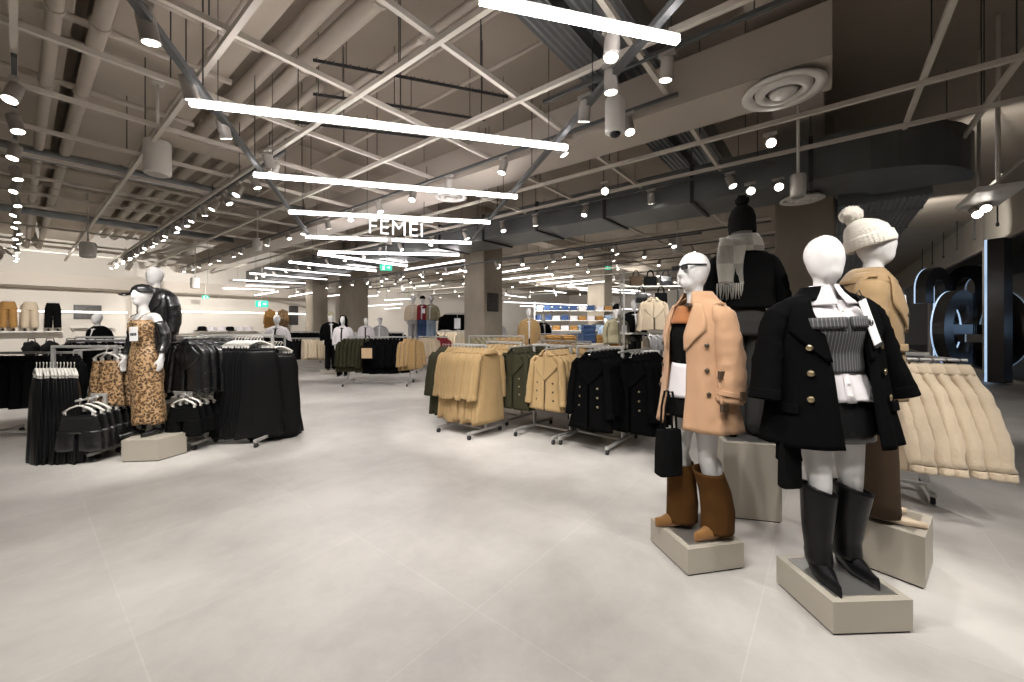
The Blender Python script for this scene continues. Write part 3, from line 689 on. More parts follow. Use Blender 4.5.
# ---------------------------------------------------------------- mannequin bodies: one continuous surface each
def remeshed(name, mb, m, vox=0.011, smooth=5):
    me = mb.mesh(name + '_raw', m)
    o = bpy.data.objects.new('raw_body', me); C.objects.link(o)
    r = o.modifiers.new('r', 'REMESH'); r.mode = 'VOXEL'; r.voxel_size = vox; r.use_smooth_shade = True
    s = o.modifiers.new('s', 'SMOOTH'); s.iterations = smooth; s.factor = 0.5
    dg = bpy.context.evaluated_depsgraph_get()
    out = bpy.data.meshes.new_from_object(o.evaluated_get(dg)); out.name = name
    bpy.data.objects.remove(o); bpy.data.meshes.remove(me)
    if not out.materials: out.materials.append(M[m])
    out.polygons.foreach_set('use_smooth', [True] * len(out.polygons))
    return out
def hand(mb, wrist, sd, drop=V((0, 0, -1)), fwd=V((0, -1, 0))):
    """palm, four fingers, thumb; drop = the way the fingers point, fwd = towards the thumb side."""
    d = drop.normalized(); f = (fwd - d * fwd.dot(d)).normalized(); n = d.cross(f).normalized() * sd
    c = wrist + d * 0.05
    for q in (-0.024, -0.008, 0.008, 0.024): mb.cap(wrist + d * 0.012 + f * q * 0.6, 0.017, wrist + d * 0.088 + f * q, 0.012, 8)
    for q, L in ((0.028, 0.062), (0.010, 0.074), (-0.008, 0.068), (-0.026, 0.052)):
        a = wrist + d * 0.09 + f * q; b = a + d * L * 0.5 + f * q * .12 + n * 0.004; e = b + d * L * 0.5 + n * 0.014
        mb.cap(a, 0.0095, b, 0.0085, 8); mb.cap(b, 0.0085, e, 0.0068, 8)
    a = wrist + d * 0.03 + f * 0.03; b = a + d * 0.035 + f * 0.026 + n * .006; e = b + d * 0.035 + f * 0.006 + n * .006
    mb.cap(a, 0.013, b, 0.010, 8); mb.cap(b, 0.010, e, 0.008, 8)
def body_mesh(name, arms='down', step=0.0, head=(0, 0), nose=False, vox=0.011):
    mb = MB(); hx, hy = head
    mb.ell((0, 0.015, 0.955), (0.168, 0.115, 0.13)); mb.ell((0, 0.0, 1.10), (0.118, 0.085, 0.16)); mb.ell((0, 0.005, 1.29), (0.148, 0.100, 0.18))
    mb.cap((-0.15, 0.01, 1.435), 0.05, (0.15, 0.01, 1.435), 0.05); mb.ell((0, 0.01, 1.44), (0.12, 0.065, 0.06))
    for s in (-1, 1): mb.ell((0.068 * s, -0.075, 1.315), (0.058, 0.05, 0.06)); mb.ell((0.085 * s, 0.06, 0.92), (0.085, 0.085, 0.10))
    nk = V((hx * .5, -0.012 + hy * .5, 1.575)); hc = V((hx, -0.022 + hy, 1.70))
    mb.cap((0, 0.012, 1.44), 0.062, nk, 0.050); mb.cap(nk, 0.050, hc + V((0, 0.02, -.06)), 0.052)
    mb.ell(hc, (0.080, 0.102, 0.128)); mb.ell(hc + V((0, -0.028, -0.062)), (0.058, 0.066, 0.072))
    mb.ell(hc + V((0, 0.018, 0.025)), (0.083, 0.098, 0.10))
    if nose: mb.cap(hc + V((0, -0.096, 0.012)), 0.010, hc + V((0, -0.103, -0.026)), 0.014, 8)
    for s in (-1, 1):
        st = step * s
        hip = V((0.088 * s, 0.01, 0.90)); kn = V((0.088 * s, -0.02 + st * .5, 0.50)); an = V((0.092 * s, 0.03 + st, 0.115)); toe = V((0.105 * s, -0.125 + st, 0.035))
        mb.cap(hip, 0.090, kn, 0.054); mb.cap(kn, 0.054, an, 0.034); mb.ell((kn + an) * .5 + V((0, 0.022, 0.07)), (0.050, 0.052, 0.13))
        mb.cap(an, 0.034, an + V((0, 0.005, -.05)), 0.032)
        if not arms: continue
        sh = V((0.178 * s, 0.01, 1.425))
        if arms == 'down': el = V((0.232 * s, 0.045, 1.155)); wr = V((0.225 * s, -0.035, 0.925))
        elif arms == 'out': el = V((0.262 * s, 0.05, 1.17)); wr = V((0.285 * s, -0.03, 0.93))
        else: el = V((0.21 * s, 0.06, 1.16)); wr = V((0.19 * s, -0.10, 0.98))
        mb.cap(sh, 0.048, el, 0.037); mb.cap(el, 0.037, wr, 0.024)
        hand(mb, wr, s, (wr - el) * .6 + V((0, 0, -0.2)))
    return remeshed(name, mb, 'mannequin', vox)
BODY_PLAIN = body_mesh('body', None, 0.035)
BODY_FACE = body_mesh('body', None, 0.06, nose=True)
BODY_OUT = body_mesh('body', 'out', 0.03, nose=True)

# ---------------------------------------------------------------- clothing surfaces
class Surf:
    """a cloth surface round an upright axis; rows = (z, cx, cy, rx, ry[, fold]); angle 0 looks along -y (the front)."""
    def __init__(self, rows, folds=7, ph=0.0, sq=1.0): self.r = rows; self.k = folds; self.ph = ph; self.sq = sq; self.zt = rows[0][0]; self.zb = rows[-1][0]
    def p(self, a, z, off=0.0):
        cx, cy, rx, ry, *f = lerp_rows(self.r, z); f = f[0] if f else 0.0
        w_ = 1 + f * (math.sin(self.k * a + self.ph + 1.2 * math.sin(z * 5 + self.ph)) + 0.6 * math.sin((self.k * 2 + 1) * a + 2.1 * self.ph)) / 1.6
        sa, ca = math.sin(a), math.cos(a)
        if self.sq != 1.0: sa = math.copysign(abs(sa) ** self.sq, sa); ca = math.copysign(abs(ca) ** self.sq, ca)
        return V((cx + (rx * w_ + off) * sa, cy - (ry * w_ + off) * ca, z))
    def shell(self, mb, a0=None, a1=None, na=48, nz=26, off=0.0, z0=None, z1=None, hem=0.0):
        zt = self.zt if z0 is None else z0; zb = self.zb if z1 is None else z1; rows = []
        for i in range(nz + 1):
            z = zt + (zb - zt) * i / nz
            if a0 is None: rows.append([self.p(2 * PI * k / na, z + (hem * math.sin(2 * PI * k / na * 3 + self.ph) if i == nz else 0), off) for k in range(na)])
            else:
                x0 = a0(z) if callable(a0) else a0; x1 = a1(z) if callable(a1) else a1
                rows.append([self.p(x0 + (x1 - x0) * k / (na - 1), z, off) for k in range(na)])
        return mb.grid(rows, a0 is None)
    def patch(self, mb, fa0, fa1, z0, z1, off=0.012, th=0.010, nz=10, na=4):     # a raised strip between two edges
        def sheet(o): return [[self.p(fa0(z) + (fa1(z) - fa0(z)) * k / na, z, o) for k in range(na + 1)] for z in [z0 + (z1 - z0) * i / nz for i in range(nz + 1)]]
        a, b = sheet(off), sheet(off - th); n = na + 1
        vs = [p for r in a for p in r] + [p for r in b for p in r]; N = (nz + 1) * n; fs = []
        for i in range(nz):
            for k in range(na):
                q = i * n + k; fs += [(q, q + 1, q + n + 1, q + n), (N + q, N + q + n, N + q + n + 1, N + q + 1)]
            fs += [(i * n, (i + 1) * n, N + (i + 1) * n, N + i * n), (i * n + na, N + i * n + na, N + (i + 1) * n + na, (i + 1) * n + na)]
        for k in range(na): fs += [(k, N + k, N + k + 1, k + 1), (nz * n + k, nz * n + k + 1, N + nz * n + k + 1, N + nz * n + k)]
        return mb.add(vs, fs)
    def button(self, mb, a, z, r=0.012, off=0.010):
        p = self.p(a, z, off); q = self.p(a, z, off + 0.008); d = (q - p).normalized()
        return mb.tube([p, p + d * .004, p + d * .008], [r * .9, r, r * .75], 10, V((0, 0, 1)))
def const(x): return lambda z: x
def lin(z0, a0, z1, a1): return lambda z: a0 + (a1 - a0) * (z - z0) / (z1 - z0)
def pw(*pts):                               # piecewise linear in z
    rows = sorted([(z, a) for z, a in pts])
    return lambda z: lerp_rows([(q, a) for q, a in rows], z)[0]
def sleeve(mb, pts, radii, seed=0.0, n=14, fold=0.15):
    P = []; Rr = []
    for i in range(len(pts) - 1):
        for f in (0, .17, .33, .5, .67, .83):
            P.append(V(pts[i]).lerp(V(pts[i + 1]), f)); a, b = radii[i], radii[i + 1]
            a = a if isinstance(a, tuple) else (a, a); b = b if isinstance(b, tuple) else (b, b)
            Rr.append((a[0] + (b[0] - a[0]) * f, a[1] + (b[1] - a[1]) * f))
    P.append(V(pts[-1])); l = radii[-1]; Rr.append(l if isinstance(l, tuple) else (l, l))
    return mb.tube(P, Rr, n, fold=fold, seed=seed)
def shoe(mb, x, y, L=0.25, wd=0.075, h=0.075, point=0.5, heel=0.0, dirx=0.0):
    """a shoe pointing to -y from the heel at (x, y); point narrows the toe, heel lifts the back."""
    rows = []; n = 12
    for i in range(13):
        f = i / 12; yy = y - L * f
        w_ = wd / 2 * (0.72 + 0.5 * math.sin(PI * min(1, f * 1.25)) * 0.6) * (1 if f < .6 else 1 - (f - .6) / .4 * (point + .2 * (f > .95)))
        hh = h * (1 - 0.62 * min(1, f * 1.15) ** 1.1) + 0.014; zb = heel * max(0, 1 - f * 1.9) ** 1.3
        row = []
        for k in range(n):
            a = 2 * PI * k / n; row.append(V((x + dirx * f + w_ * math.cos(a), yy, zb * (1 - max(0, math.sin(a))) + max(0.0, (hh + .6 * zb) * (0.42 + 0.58 * math.sin(a)) if math.sin(a) > -.72 else 0))))
        rows.append(row)
    mb.grid(rows, True, True)
    if heel > 0.015: mb.tube([(x, y - 0.028, 0), (x, y - 0.03, heel + 0.01)], [0.022, 0.03], 10)
    return mb
def mannequin(label, loc, rz, body, cat='mannequin', group=None, scale=1.0):
    o = thing('mannequin', label, cat, loc, rz, group)
    link('body', body, o); o.scale = (scale,) * 3; return o

# ---- 1: black coat over white shirt and grey bustier
m1 = mannequin('egg-headed white mannequin in open black double-breasted coat, grey bustier and tall black boots', (1.80, 2.19, 0.172), math.radians(-6), BODY_PLAIN, scale=1.025); m1.rotation_euler[1] = math.radians(-2.6)
coat = Surf([(1.53, 0, 0.02, .085, .080, 0), (1.505, 0, 0.02, .165, .095, 0), (1.475, 0, 0.02, .215, .115, 0), (1.42, 0, 0.02, .246, .132, .005), (1.30, 0, 0.015, .262, .155, .02), (1.10, 0, 0.01, .275, .170, .03), (0.90, 0, 0.01, .305, .190, .045), (0.725, 0, 0.01, .338, .215, .06)], 6, 0.4)
gl, gr = pw((1.51, .62), (1.30, .36), (1.10, .24), (.72, .16)), pw((1.51, .60), (1.30, .43), (1.10, .40), (.72, .34))
mb = MB(); coat.shell(mb, gr, lambda z: 2 * PI - gl(z), 64, 30)
ct = part('coat', mb, 'black', m1, True, solid=0.012)
for sd, gg, e in ((1, gr, 0), (-1, gl, 0)):
    f0 = (lambda z: gr(z) - .02) if sd > 0 else (lambda z: -gl(z) + .02)
    wid = pw((1.50, .30), (1.38, .52), (1.33, .62), (1.16, .04))
    f1 = (lambda z: gr(z) + wid(z)) if sd > 0 else (lambda z: -gl(z) - wid(z))
    part('lapel', coat.patch(MB(), f0, f1, 1.495, 1.16, 0.014, 0.010, 14, 5), 'black', ct, True)
cl = Surf([(1.555, 0, 0.02, .085, .085, 0), (1.53, 0, 0.025, .098, .095, 0), (1.485, 0, 0.025, .165, .120, 0)]); part('collar', cl.shell(MB(), .55, 2 * PI - .55, 30, 4, 0.008), 'black', ct, True, solid=0.012)
for z in (1.235, 1.105, .975):
    part('button', coat.button(MB(), -.62, z, 0.017, 0.012), 'brass', ct, True, 'brass button'); part('button', coat.button(MB(), .78, z - .005, 0.017, 0.012), 'brass', ct, True, 'brass button')
part('pocket_flap', coat.patch(MB(), const(.80), const(1.22), .945, .90, 0.016, 0.012, 3, 5), 'black', ct)
part('pocket_flap', coat.patch(MB(), const(-1.22), const(-.80), .945, .90, 0.016, 0.012, 3, 5), 'black', ct)
for s in (-1, 1):
    sl = part('sleeve', sleeve(MB(), [(.180 * s, .02, 1.455), (.232 * s, .025, 1.40), (.270 * s, .03, 1.28), (.296 * s, .02, 1.14), (.332 * s, -.01, .975)], [(.045, .07), (.056, .09), (.060, .096), (.064, .10), (.066, .098)], 3.1 * s), 'black', ct, True)
    part('cuff', sleeve(MB(), [(.325 * s, -.005, 1.01), (.337 * s, -.012, .955)], [(.070, .103), (.072, .104)], 0, fold=0), 'black', sl, True)
shirt = Surf([(1.475, 0, 0.0, .085, .085, 0), (1.44, 0, 0.0, .155, .115, .0), (1.39, 0, -.01, .160, .140, .0), (1.28, 0, -.01, .150, .130, .0), (1.14, 0, 0, .132, .108, .0), (1.09, 0, 0, .158, .132, .03), (1.02, 0, 0, .182, .148, .06), (.95, 0, 0, .198, .160, .09)], 5, 1.0)
sh = part('shirt', shirt.shell(MB(), na=44, nz=22, hem=.012), 'white', m1, True, solid=.006)
col = Surf([(1.56, 0, 0.0, .062, .062, 0), (1.515, 0, -.004, .080, .084, 0), (1.455, 0, -.010, .128, .130, 0)]); part('shirt_collar', col.shell(MB(), .16, 2 * PI - .16, 30, 5, 0.004), 'white', sh, True, solid=.006)
pl_ = shirt.patch(MB(), const(-.10), const(.10), 1.46, .955, .006, .005, 12, 2); part('placket', pl_, 'white', sh, True)
for z in (1.42, 1.05, .99): part('button', shirt.button(MB(), 0, z, .007, .006), 'whitep', sh)
bus = Surf([(1.385, 0, -.01, .168, .152, 0), (1.31, 0, -.01, .172, .162, .0), (1.20, 0, 0, .155, .135, .01), (1.10, 0, 0, .160, .138, .01)], 4, 0)
bu = part('bustier', bus.shell(MB(), na=44, nz=16), 'pinstripe', m1, True, solid=.008)
for s in (-1, 1): part('fold_over_flap', bus.patch(MB(), (lambda z: .06 if s > 0 else -.95), (lambda z: .95 if s > 0 else -.06), 1.388, 1.330, .014, .008, 3, 8), 'pinstripe', bu, True)
sk = Surf([(1.03, 0, .01, .165, .125, 0), (.90, 0, .01, .192, .155, 0), (.745, 0, .005, .205, .160, .01)], 5); part('skirt', sk.shell(MB(), na=40, nz=8), 'leather', m1, True, solid=.008)
def tall_boot(s, y0, zt, m, toe_m, parent, seed, r_top=(.078, .088), r_mid=(.070, .080), r_low=(.058, .070), hl=.035, L=.27, pt=.72, slant=.03, zl=.075, dy=.03):
    x = .092 * s; rows = []; n = 26; nz = 18
    sf = Surf([(zt + .06, x + .004 * s, y0 - dy, *r_top, .02), (zt, x + .004 * s, y0 - dy, *r_top, .03), (.30, x + .002 * s, y0 - dy * .35, *r_mid, .05), (.16, x, y0 + .0, *r_low, .06), (zl, x, y0 - .004, *r_low, .03)], 3, seed)
    for i in range(nz + 1):
        f = i / nz; rows.append([sf.p(2 * PI * k / n, zl + (zt - slant * math.sin(2 * PI * k / n) - zl) * f) for k in range(n)])
    b = part('boot', MB().grid(rows, True), m, parent, True, solid=.006)
    part('boot_foot', shoe(MB(), x, y0 + .075, L, .094, .125, pt, hl, .02 * s), toe_m, b, True)
    return b
tall_boot(-1, -.005, .485, 'bootleather', 'bootleather', m1, 2.0, (.080, .092), dy=.035); tall_boot(1, .065, .475, 'bootleather', 'bootleather', m1, 5.0, (.080, .092), dy=.068)
t = part('price_tag', MB().box((0, 0, 0), (.062, .004, .235), 0), 'paper', m1, label='white hang tag with a round swirl mark')
t.location = coat.p(.45, 1.355, .028); t.rotation_euler = (math.radians(-7), math.radians(-15), math.radians(28))
for r in (.018, .011, .005):
    pts = [(r * math.cos(a), -.0035, r * math.sin(a)) for a in [k * .35 + r * 90 for k in range(15)]]
    part('tag_mark', MB().tube(pts, .0022, 5, V((0, 1, 0))), 'ink', t)
part('tag_loop', MB().tube([(0, 0, .11), (-.025, -.004, .135), (-.03, -.004, .16), (0, -.004, .17), (.012, 0, .13), (0, 0, .11)], .0022, 5), 'ink', t)
part('tag_clip', MB().box((0, -.002, -.122), (.066, .008, .016)), 'ink', t)

# ---- 2: tan trench coat with sunglasses
m2 = mannequin('white mannequin wearing sunglasses, short tan trench coat and brown suede boots', (1.235, 2.66, 0.172), math.radians(-74), BODY_FACE, scale=1.022)
coat = Surf([(1.53, 0, 0.02, .08, .080, 0), (1.505, 0, 0.02, .155, .095, 0), (1.475, 0, 0.02, .200, .115, 0), (1.41, 0, 0.015, .228, .138, .01), (1.28, 0, 0.0, .235, .165, .02), (1.10, 0, 0.0, .235, .165, .03), (0.92, 0, 0.005, .262, .185, .045), (0.70, 0, 0.01, .292, .222, .055)], 6, 1.9)
gl, gr = pw((1.50, .45), (1.30, .30), (1.10, .34), (.70, .30)), pw((1.50, .45), (1.30, .36), (1.10, .40), (.70, .38))
ct = part('trench_coat', coat.shell(MB(), gr, lambda z: 2 * PI - gl(z), 64, 30), 'tan', m2, True, solid=.010)
for s in (1, -1):
    wid = pw((1.49, .28), (1.37, .50), (1.32, .58), (1.19, .03))
    f0 = (lambda z: gr(z) - .02) if s > 0 else (lambda z: -gl(z) + .02); f1 = (lambda z: gr(z) + wid(z)) if s > 0 else (lambda z: -gl(z) - wid(z))
    part('lapel', coat.patch(MB(), f0, f1, 1.485, 1.19, .014, .010, 14, 5), 'tan', ct, True)
cl = Surf([(1.565, 0, 0.015, .078, .082, 0), (1.54, 0, 0.02, .092, .095, 0), (1.475, 0, 0.02, .150, .130, 0)]); part('collar', cl.shell(MB(), .45, 2 * PI - .45, 30, 4, 0.008), 'tan', ct, True, solid=.010)
part('collar_strap', MB().box((.07, -.115, 1.475), (.03, .06, .02), .5), 'horn', ct)
for z in (1.225, 1.075, .935):
    part('button', coat.button(MB(), .98, z, .015, .010), 'horn', ct, True, 'dark horn button')
    part('button', coat.button(MB(), -.95, z, .015, .010), 'horn', ct, True, 'dark horn button')
part('belt', coat.patch(MB(), const(1.75), const(2 * PI - 1.2), 1.06, 1.01, .018, .010, 3, 30), 'tan', ct, True)
bl = part('belt_tail', MB().grid([[coat.p(a, z, .03) for a in (1.22, 1.28, 1.34)] for z in (1.075, 1.04, .98, .91, .855)]), 'tan', ct, True, solid=.010)
part('buckle', MB().box(coat.p(1.28, .868, .042), (.02, .055, .045), .2), 'horn', bl); part('buckle', MB().box(coat.p(1.32, 1.055, .04), (.02, .05, .045), .2), 'horn', bl)
for s in (-1, 1):
    P = [(.165 * s, .02, 1.455), (.208 * s, .022, 1.40), (.232 * s, .035, 1.28), (.246 * s, .045, 1.12), (.254 * s, .035, .99), (.250 * s, .02, .885)]
    sl = part('sleeve', sleeve(MB(), P, [(.04, .06), (.054, .08), (.062, .090), (.066, .092), (.070, .094), (.070, .092)], 1.3 * s), 'tan', ct, True)
    part('cuff_strap', sleeve(MB(), [(.254 * s, .03, .955), (.252 * s, .026, .925)], [(.077, .099), (.077, .099)], 0, fold=0), 'tan', sl, True)
    part('buckle', MB().box((.345 * s, .03, .94), (.012, .04, .045)), 'horn', sl)
    part('epaulette', MB().box((.165 * s, .01, 1.478), (.10, .045, .012), 0), 'tan', ct)
inn = Surf([(1.43, 0, 0, .15, .11, 0), (1.28, 0, -.01, .165, .142, 0), (1.10, 0, 0, .150, .13, .02)], 5); part('knit_top', inn.shell(MB(), na=36, nz=12), 'blackfab', m2, True, solid=.006)
part('inner_collar_shade', Surf([(1.475, 0, 0, .13, .10, 0), (1.42, 0, 0, .165, .125, 0), (1.36, 0, -.01, .172, .145, 0)], 5).shell(MB(), na=36, nz=6), 'collarshade', m2, True, solid=.006, label='rust brown inside of the collar, lapel shadow in its colour')  # rust brown paints the lapel's shadow on the inside of the collar
wsh = Surf([(1.10, 0, 0, .158, .138, .02), (.93, 0, 0, .190, .155, .05), (.88, 0, 0, .20, .165, .06)], 6); part('shirt_tail', wsh.shell(MB(), na=36, nz=8, hem=.01), 'white', m2, True, solid=.006)
sk = Surf([(.97, 0, .01, .172, .130, 0), (.85, 0, .01, .198, .170, 0), (.76, 0, .005, .205, .172, .01)], 5); part('skirt', sk.shell(MB(), na=40, nz=8), 'blackfab', m2, True, solid=.008)
tall_boot(-1, -.030, .43, 'suede', 'suedetoe', m2, 1.2, (.082, .090), (.084, .096), (.088, .105), .03, .27, .5, .012, .035, .02); tall_boot(1, .090, .43, 'suede', 'suedetoe', m2, 7.7, (.082, .092), (.084, .098), (.088, .105), .03, .27, .5, .012, .035, .085)
gl_ = thing_glasses = part('sunglasses', MB().box((-.040, -.122, 1.720), (.066, .012, .036), .12, .008).box((.040, -.122, 1.720), (.066, .012, .036), -.12, .008), 'lensglass', m2)
part('frame_arms', MB().rbar((-.072, -.13, 1.732), (-.086, .01, 1.735), .006, .010).rbar((.072, -.13, 1.732), (.086, .01, 1.735), .006, .010).rbar((-.02, -.130, 1.726), (.02, -.130, 1.726), .006, .008), 'lensglass', gl_)

# ---- 3: black jacket seen from behind, beanie and check scarf
m3 = mannequin('mannequin seen from behind in black jacket, bobble hat and grey fringed check scarf', (1.975, 3.40, 0.612), math.radians(168), BODY_PLAIN, scale=1.04)
jk = Surf([(1.53, 0, 0.02, .08, .080, 0), (1.505, 0, 0.02, .155, .095, 0), (1.475, 0, 0.02, .205, .118, 0), (1.41, 0, 0.015, .238, .14, .0), (1.28, 0, 0.0, .25, .165, .01), (1.15, 0, 0.0, .25, .165, .015), (1.04, 0, 0.005, .255, .17, .02)], 5, 1.1)
ct = part('jacket', jk.shell(MB(), na=60, nz=24), 'blackfab', m3, True, solid=.010)
for s in (-1, 1): part('sleeve', sleeve(MB(), [(.170 * s, .02, 1.455), (.218 * s, .022, 1.40), (.250 * s, .035, 1.28), (.272 * s, .045, 1.12), (.275 * s, .03, .95)], [(.04, .06), (.055, .08), (.064, .088), (.064, .086), (.058, .078)], 2.3 * s), 'blackfab', ct, True)
def trousers(m, zt, zb, w0, w1, parent, seed, step=.03, fold=.10):
    tr = part('trousers', Surf([(zt, 0, .01, .155, .115, 0), (zt - .12, 0, .015, .200, .158, 0), (zt - .24, 0, .01, .205, .155, 0)], 5).shell(MB(), na=40, nz=8), m, parent, True, solid=.006)
    for s in (-1, 1):
        part('trouser_leg', sleeve(MB(), [(.085 * s, .01, zt - .16), (.088 * s, .0 + step * s * .4, .52), (.096 * s, .01 + step * s, zb)], [(w0, w0 * 1.18), (w0 * .92 + w1 * .08, w0), (w1, w1 * 1.1)], seed * s, 16, fold), m, tr, True)
    return tr
trousers('greytr', 1.06, .035, .098, .098, m3, 4.4)
for s in (-1, 1): part('shoe', shoe(MB(), .096 * s, .07 + .03 * s, .26, .085, .06, .3, 0), 'leather', m3, True)
hat = part('bobble_hat', Surf([(1.895, 0, 0.0, .012, .012, 0), (1.885, 0, 0, .045, .045, 0), (1.85, 0, .0, .078, .082, .01), (1.79, 0, 0, .098, .108, .012), (1.72, 0, 0, .102, .118, .012), (1.66, 0, .01, .098, .115, .012)], 28).shell(MB(), na=84, nz=18), 'blackknit', m3, True, solid=.008)
pm = MB(); pm.ell((0, 0, 1.925), (.052, .052, .05), 20, 14); pm.v = [tuple(V(v) + V((noise.noise(V(v) * 60), noise.noise(V(v) * 60 + V((9, 0, 0))), noise.noise(V(v) * 60 + V((0, 9, 0))))) * .010) for v in pm.v]
part('pompom', pm, 'blackknit', hat, True)
scf = part('scarf', Surf([(1.64, 0, .005, .112, .105, .0), (1.60, 0, .01, .140, .135, .03), (1.54, 0, .012, .158, .152, .04), (1.49, 0, .015, .150, .14, .03)], 5, .7).shell(MB(), na=48, nz=10), 'plaid', m3, True, solid=.02)
tl = [[V((x + .012 * math.sin(z * 14 + x * 30), .165 + .018 * math.sin(x * 40 + 1) + (.03 if z > 1.5 else 0) * 0, z)) for x in [.035 + .185 * k / 8 + (1.6 - z) * .03 for k in range(9)]] for z in [1.60 - .022 * i for i in range(18)]]
tl[0] = [p - V((0, .03, 0)) for p in tl[0]]
tp = part('scarf_tail', MB().grid(tl), 'plaid', scf, True, solid=.014)
for k in range(13):
    x = .052 + .183 * k / 12; a = V((x, .172, 1.232)); L = .10 + .05 * RN.random()
    part('tassel', MB().tube([a, a + V((.004 * RN.uniform(-1, 1), .004, -L * .5)), a + V((.012 * RN.uniform(-1, 1), 0, -L))], [.006, .005, .003], 6), 'plaid', tp, True)

# ---- 4: camel trench and white beanie
m4 = mannequin('white mannequin in camel trench coat and ribbed white bobble hat beside cream jackets', (2.385, 2.63, 0.312), math.radians(53), BODY_PLAIN, scale=1.042)
coat = Surf([(1.53, 0, 0.02, .08, .080, 0), (1.505, 0, 0.02, .155, .095, 0), (1.475, 0, 0.02, .200, .115, 0), (1.41, 0, 0.015, .226, .136, .01), (1.28, 0, 0.0, .23, .155, .02), (1.08, 0, 0.0, .222, .15, .02), (0.92, 0, 0.005, .245, .17, .035), (0.74, 0, 0.01, .262, .185, .04)], 6, .9)
gl = pw((1.50, .45), (1.30, .34), (1.10, .18), (.74, .15))
ct = part('trench_coat', coat.shell(MB(), gl, lambda z: 2 * PI - gl(z), 64, 30), 'trench', m4, True, solid=.010)
for s in (1, -1):
    wid = pw((1.49, .30), (1.37, .62), (1.30, .72), (1.14, .03))
    f0 = (lambda z: gl(z) - .02) if s > 0 else (lambda z: -gl(z) + .02); f1 = (lambda z: gl(z) + wid(z)) if s > 0 else (lambda z: -gl(z) - wid(z))
    part('lapel', coat.patch(MB(), f0, f1, 1.485, 1.14, .016, .010, 14, 5), 'trench', ct, True)
cl = Surf([(1.548, 0, 0.015, .070, .070, 0), (1.53, 0, 0.02, .090, .09, 0), (1.448, 0, 0.02, .195, .142, 0)]); part('collar', cl.shell(MB(), .45, 2 * PI - .45, 30, 4, 0.010), 'trench', ct, True, solid=.010)
part('belt', coat.patch(MB(), const(.25), const(2 * PI - .25), 1.075, 1.03, .018, .010, 3, 40), 'trench', ct, True)
for s in (-1, 1):
    P = [(.165 * s, .02, 1.455), (.205 * s, .022, 1.40), (.230 * s, .03, 1.28), (.242 * s, .03, 1.13), (.235 * s, -.02, 1.0), (.225 * s, -.06, .90)]
    sl = part('sleeve', sleeve(MB(), P, [(.04, .06), (.054, .08), (.062, .086), (.062, .084), (.062, .08), (.062, .078)], 1.7 * s), 'trench', ct, True)
    part('cuff_strap', sleeve(MB(), [(.233 * s, -.035, .965), (.230 * s, -.045, .94)], [(.072, .088), (.071, .087)], 0, fold=0), 'trench', sl, True)
    ep = part('epaulette', MB().box((.165 * s, .01, 1.476), (.11, .045, .014), 0, .005), 'trench', ct)
    part('button', MB().lathe([(.012, 0), (.012, .008), (.008, .010)], 10, (.135 * s, .01, 1.483)), 'horn', ep)
    for z in (1.25, 1.16, .97): part('button', coat.button(MB(), .42 * s, z, .014, .012), 'horn', ct, True)
inn = Surf([(1.43, 0, 0, .15, .11, 0), (1.28, 0, -.01, .165, .138, 0), (1.02, 0, 0, .160, .13, .02)], 5); part('white_top', inn.shell(MB(), na=36, nz=12), 'white', m4, True, solid=.006)
trousers('brown', 1.06, .03, .095, .10, m4, 2.4)
for s in (-1, 1): part('shoe', shoe(MB(), .096 * s, .075 + .03 * s, .28, .088, .055, .35, 0), 'shoebeige', m4, True)
hat = part('bobble_hat', Surf([(1.875, 0, 0.02, .012, .012, 0), (1.865, 0, .015, .045, .045, 0), (1.835, 0, .01, .080, .086, .014), (1.79, 0, 0, .100, .112, .016), (1.745, 0, 0, .104, .120, .016)], 34).shell(MB(), na=136, nz=16), 'knit', m4, True, solid=.008)
hat.location = (0, 0, 0); hat4 = hat
part('turn_up', Surf([(1.752, 0, 0, .112, .128, .02), (1.70, 0, -.002, .114, .131, .02), (1.675, 0, 0, .108, .124, .02)], 34).shell(MB(), na=136, nz=6), 'knit', hat, True, solid=.010)
pm = MB(); pm.ell((0, .035, 1.915), (.062, .062, .058), 24, 16); pm.v = [tuple(V(v) + V((noise.noise(V(v) * 55), noise.noise(V(v) * 55 + V((9, 0, 0))), noise.noise(V(v) * 55 + V((0, 9, 0))))) * .014) for v in pm.v]
part('pompom', pm, 'knit', hat, True)
Rm = Matrix.Rotation(math.radians(-16), 3, 'X'); hat4.rotation_euler = Rm.to_euler(); hat4.location = V((0, 0, 1.72)) - Rm @ V((0, 0, 1.72)) + V((0, .01, .005))
t = part('price_tag', MB().box((0, 0, 0), (.06, .004, .20)), 'paper', m4); t.location = coat.p(.42, 1.28, .03); t.rotation_euler = (-.12, -.15, .2)

# ---- 5: leopard dress
m5 = mannequin('mannequin in leopard print dress, black peaked cap and short black jacket', (-4.345, 4.72, 0.252), math.radians(-12), BODY_OUT, scale=.97); m5.rotation_euler[1] = math.radians(-2.2)
dr = Surf([(1.40, 0, -.01, .125, .112, 0), (1.33, 0, -.012, .162, .140, 0), (1.12, 0, 0, .135, .105, .01), (.95, 0, .01, .190, .145, .01), (.60, 0, .01, .185, .135, .03), (.13, 0, .02, .200, .140, .05)], 5, .5)
d5 = part('dress', dr.shell(MB(), na=52, nz=34, hem=.01), 'leopard', m5, True, solid=.006)
for s in (-1, 1): part('strap', MB().tube([(.075 * s, -.118, 1.39), (.085 * s, -.075, 1.45), (.09 * s, .0, 1.487), (.08 * s, .08, 1.44)], .006, 6), 'leopard', d5, True)
jk = Surf([(1.42, 0, 0.03, .195, .105, 0), (1.36, 0, 0.03, .215, .12, .0), (1.2, 0, 0.03, .205, .13, .02), (1.02, 0, 0.03, .225, .15, .03)], 5, .3)
